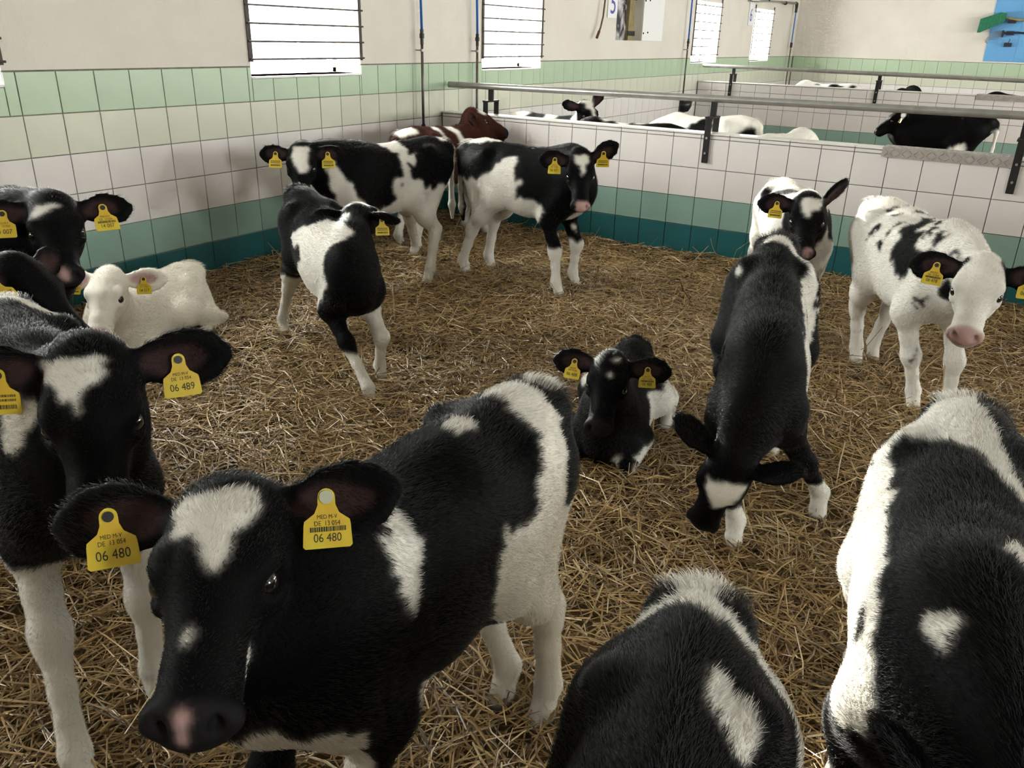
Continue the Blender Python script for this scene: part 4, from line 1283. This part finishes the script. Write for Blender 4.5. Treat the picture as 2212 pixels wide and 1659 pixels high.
CALVES['H'] = dict(head=1.12, coat=[('w', 'top', [(-.05, -.20), (.06, -.20), (.02, -.05), (.03, .03), (-.03, .03), (-.03, -.05)], .25), ('w', 'side', 1, [(-.6, .0), (.12, 0), (.12, .26), (-.12, .30), (-.3, .28), (-.6, .2)], .08), ('w', 'headball', [(.095, .013, .005, .010), (.020, .032, .005, .014)]), ('w', 'leg', ['FL'], .10), ('b', 'ball', [(.47, .13, .06, .05)])],
    hair_r=.0003, drop=-0.03, label='black calf lying in the middle of the straw, tag 06 488 in both ears', pos=(3.0, .52), yaw=R_(-75), s=0.79, vox=.009, lie=True,
    poll=(3.13, .12, .475), face=(.25, -.8, -.45), tags={'L': (TXT('06 488', True),), 'R': (TXT('06 488'),)}, hairs=60000)
CALVES['I'] = dict(coat=[('w', 'side', -1, [(-.14, .72), (-.06, .77), (.04, .81), (.12, .90), (.34, .92), (.36, .81), (.34, .78), (.32, .73), (.33, .64), (.36, .58), (.30, .49), (.23, .42), (-.30, .36), (-.45, .42), (-.30, .49), (-.22, .455), (-.14, .52), (.08, .65), (.02, .71), (-.09, .70)]),
    ('w', 'ball', [(-.46, -.04, .60, .06), (-.42, -.10, .55, .04)]), ('w', 'leg', ['HL', 'HR'], .46), ('w', 'leg', ['FL', 'FR'], .25), ('w', 'leg', ['FL'], .5), ('w', 'headball', [(.04, 0, .0, .035), (.02, .02, 0, .03)])],
    head=1.05, pitch=0.22, hair_r=.0003, label='black and white calf bending its head back over its flank', pos=(1.59, .385), yaw=R_(-25.6), s=0.84, vox=.009,
    poll=(1.70, .46, .76), face=(-.35, .85, -.15), feet=[(1.913, .342), (2.04, .12), (1.445, .604), (1.10, .526)], tags={'R': (SMUDGE, {'n': (.7, -.7, .3), 'off': (0, 0, -.03)})}, hairs=75000)
CALVES['J'] = dict(coat=[('w', 'side', 1, [(.12, .95), (.10, .83), (.04, .81), (.06, .72), (.06, .67), (.12, .67), (.13, .60), (.10, .55), (.14, .51), (.27, .50), (.33, .535), (.38, .58), (.41, .64), (.40, .68), (.45, .72), (.49, .80), (.52, .76), (.50, .66), (.46, .56), (.40, .50), (.36, .40), (-.6, 0), (-.6, .52), (-.24, .60), (-.18, .57), (-.14, .62), (-.11, .58), (-.08, .64), (-.05, .64), (-.01, .66), (.01, .75), (-.05, .74), (-.11, .79), (-.02, .79), (-.04, .84), (-.05, .95)], -.03),
    ('b', 'ball', [(.07, .16, .63, .016), (.08, .16, .70, .035)]), ('w', 'face', [(.060, -.050), (.010, -.040), (.012, .042), (.060, .054), (.120, .034), (.200, .003), (.120, -.022)]), ('w', 'leg', ['FL', 'FR'], .46), ('w', 'leg', ['HL', 'HR'], .56), ('w', 'side', 0, [(-.60, .84), (-.46, .80), (-.46, .3), (-.6, .3)]), ('w', 'ball', [(-.40, .03, .86, .045)])], muzzle=[(.0, -.050, .012), (.004, -.066, .007)],
    hair_r=.0003, label='black and white calf standing by the left wall, looking at the camera', pos=(.86, 1.70), yaw=R_(-100), s=1.0, vox=.010,
    poll=(.744, 1.076, .87), face=(.5, -.6, -.6), feet=[None, None, (1.107, 1.728), (.633, 2.18)], tags={'L': (SMUDGE,), 'R': (SMUDGE,)}, hairs=55000)
CALVES['K'] = dict(coat=[('w', 'ball', [(-.42, -.03, .85, .06), (-.36, -.05, .87, .05)]), ('w', 'side', -1, [(-.02, .95), (-.03, .85), (.02, .75), (.04, .66), (.07, .72), (.05, .80), (.06, .95)]), ('w', 'side', -1, [(-.14, .95), (-.16, .86), (-.10, .77), (-.09, .79), (-.12, .86), (-.11, .95)]), ('w', 'leg', ['HL', 'HR', 'FL', 'FR'], .50), ('w', 'headball', [(.06, -.02, .0, .035), (.08, -.06, -.06, .02)])],
    label='reddish brown and white calf in the corner behind the others', pos=(.53, 2.70), yaw=R_(80), s=1.0, vox=.011, base='r',
    poll=(.54, 3.05, .95), face=(.8, .5, -.35), tags={'L': (SMUDGE,)}, hairs=25000)
CALVES['L'] = dict(coat=[('w', 'side', -1, [(-.6, .60), (-.24, .655), (-.17, .68), (-.12, .72), (-.06, .79), (-.02, .785), (.0, .80), (.04, .79), (.05, .78), (.02, .75), (.055, .70), (.075, .67), (.11, .68), (.10, .64), (.06, .60), (.05, .565), (.12, .585), (.24, .55), (.27, .50), (.20, .43), (.05, .42), (-.1, 0), (-.6, 0)]),
    ('w', 'top', [(-.47, -.05), (-.28, -.05), (-.18, -.005), (-.18, .03), (-.30, .05), (-.47, .05)], .7), ('w', 'leg', ['HL', 'HR'], .56), ('w', 'leg', ['FL', 'FR'], .31), ('w', 'ball', [(.40, -.02, .47, .06), (.38, .02, .42, .06), (.355, -.08, .38, .030), (.36, -.085, .44, .022), (.36, .07, .40, .04)]),
    ('w', 'face', [(.006, -.042), (.020, 0), (.004, .042), (.033, .048), (.129, .004), (.072, -.028)])], muzzle=[(.012, -.065, .040)],
    ears={'L': (-.35, .8, .45, .7, .1, .6)}, hair_r=.0003, label='black calf with white hind legs and pink nose before the divider', pos=(1.55, 2.13), yaw=R_(-4), s=1.0, vox=.010,
    poll=(2.057, 1.892, .87), face=(.35, -.55, -.7), feet=[(1.893, 2.23), (1.922, 1.962), (1.234, 2.251), (1.166, 2.05)], tags={'L': (SMUDGE,), 'R': (TXT('06 471'),)}, hairs=60000)
CALVES['M'] = dict(coat=[('w', 'face', [(.078, -.055), (.041, -.032), (.046, -.003), (.050, .030), (.062, .004), (.074, -.027)]), ('w', 'top', [(-.45, -.1), (.12, -.1), (.14, .05), (-.45, .06)], .8), ('w', 'leg', ['FL', 'FR', 'HL', 'HR'], .3)], muzzle=[(.0, -.056, .010), (.0, -.07, .009), (.012, -.058, .006), (-.010, -.062, .006), (0, -.045, .005)],
    hair_r=.0003, label='black calf at the left edge by the wall, tag 14 007', pos=(.92, -.86), yaw=R_(15), s=1.05, vox=.010,
    poll=(1.461, -.743, .93), face=(.7, -.4, -.40), tags={'L': (TXT('14 007', True),), 'R': (TXT('14 007'),)}, hairs=40000)
CALVES['N'] = dict(label='black calf half hidden between the left calves, yellow tag on its ear', pos=(1.20, -1.36), yaw=R_(30), s=0.9, vox=.011,
    poll=(1.76, -1.02, .82), face=(.6, .25, -.6), tags={'R': (SMUDGE, {'n': (.8, -.5, .3), 'd': (.3, .3, -.9), 'off': (0, 0, .03)})}, hairs=15000)
CALVES['O'] = dict(head=1.2, hair_r=.0003, label='cream white calf lying against the left wall', pos=(.66, .08), yaw=R_(-72), s=0.84, vox=.009, lie=True, base='c',
    poll=(.95, -.29, .50), face=(.5, -.65, -.5), tags={'L': (TXT('14 017'),), 'R': (SMUDGE,)}, muzzle='p', hairs=50000)

# calves in the pens beyond the dividers
FARC = {}
FARC['P'] = dict(label='black and white calf looking over the divider near the second window', pos=(.52, 4.30), yaw=R_(8), s=.98, vox=.014, poll=(.89, 4.2, .965), face=(.65, -.35, -.5), ears={'R': (-.2, 1, .1, .5, .1, .85), 'L': (-.2, .5, 1, .5, .1, .85)},
    coat=[('w', 'top', [(-.46, -.2), (-.25, -.2), (-.2, .2), (-.46, .2)], .5), ('w', 'top', [(-.08, -.2), (.02, -.2), (.06, .2), (-.05, .2)], .5), ('w', 'top', [(.2, -.2), (.3, -.2), (.3, .2), (.2, .2)], .5), ('w', 'face', [(-.02, -.05), (-.02, .05), (.12, .02), (.26, .01), (.26, -.01), (.12, -.02)]), ('w', 'leg', ['FL', 'FR', 'HL', 'HR'], .45)], hairs=9000)
FARC['Q'] = dict(label='white calf with a black saddle patch in the second pen behind the middle bracket', pos=(1.66, 5.05), yaw=R_(172), s=1.0, vox=.014, poll=(1.05, 4.95, .70), face=(-.8, -.2, -.4), base='w', pitch=.06,
    coat=[('b', 'ball', [(-.03, .10, .78, .09), (.05, .12, .74, .07), (-.43, .08, .74, .07), (-.40, .12, .68, .08)])], hairs=9000)
FARC['R'] = dict(label='white calf barely showing over the divider cap in the second pen', pos=(2.46, 4.60), yaw=R_(78), s=.945, vox=.015, poll=(2.6, 5.1, .70), face=(.2, .7, -.5), base='w',
    coat=[('b', 'ball', [(-.30, -.12, .80, .03), (-.24, -.13, .78, .035)])], hairs=9000)
FARC['S'] = dict(label='black calf standing sideways at the far divider, yellow tag in its ear', pos=(3.28, 7.55), yaw=R_(178), s=1.0, vox=.014, poll=(2.86, 7.48, .85), face=(-.75, -.25, -.55), tags={'L': (SMUDGE,)},
    coat=[('w', 'ball', [(-.22, .15, .52, .06), (-.14, .15, .50, .05), (-.20, .14, .57, .03)]), ('w', 'side', 0, [(-.6, .75), (-.47, .70), (-.45, .3), (-.6, .3)]), ('w', 'leg', ['FL', 'FR', 'HL', 'HR'], .4)], hairs=12000)
FARC['T'] = dict(label='white calf with black patches in the farthest pen, only its back showing', pos=(1.32, 11.1), yaw=R_(170), s=1.09, vox=.018, poll=(.75, 11.0, .72), face=(-.8, -.1, -.4), base='w',
    coat=[('b', 'ball', [(-.12, .08, .80, .09), (-.20, .10, .78, .07), (-.36, .06, .80, .06), (.12, .05, .83, .03)])], hairs=3000)
FARC['V'] = dict(label='black calf in the farthest pen, a dark hump over the far divider', pos=(2.40, 11.2), yaw=R_(85), s=1.07, vox=.018, poll=(2.4, 11.75, .80), face=(.1, .7, -.5), hairs=3000)
FARC['W'] = dict(label='black and white calf in the farthest pen at the right edge', pos=(3.85, 11.1), yaw=R_(175), s=1.06, vox=.018, poll=(3.2, 11.0, .60), face=(-.6, -.1, -.6),
    coat=[('w', 'side', 0, [(-.6, 0), (-.6, 1), (.05, 1), (.05, 0)])], hairs=3000)
FARC['U'] = dict(label='black and white calf just behind the near divider, mostly hidden below its cap', pos=(1.48, 3.80), yaw=R_(182), s=1.02, vox=.015, poll=(.95, 3.8, .62), face=(-.8, 0, -.5),
    coat=[('w', 'ball', [(.05, .0, .84, .05), (-.08, 0, .85, .04), (.2, 0, .83, .05)])], hairs=6000)
for k_, v_ in FARC.items():
    v_['group'] = 'calves in the pens beyond the dividers'
    CALVES[k_] = v_
ONLY = None
BUILT = {}
for i, (nm, sp) in enumerate(CALVES.items()):
    if ONLY and nm not in ONLY:
        continue
    BUILT[nm] = build_calf(sp, 100 + i)
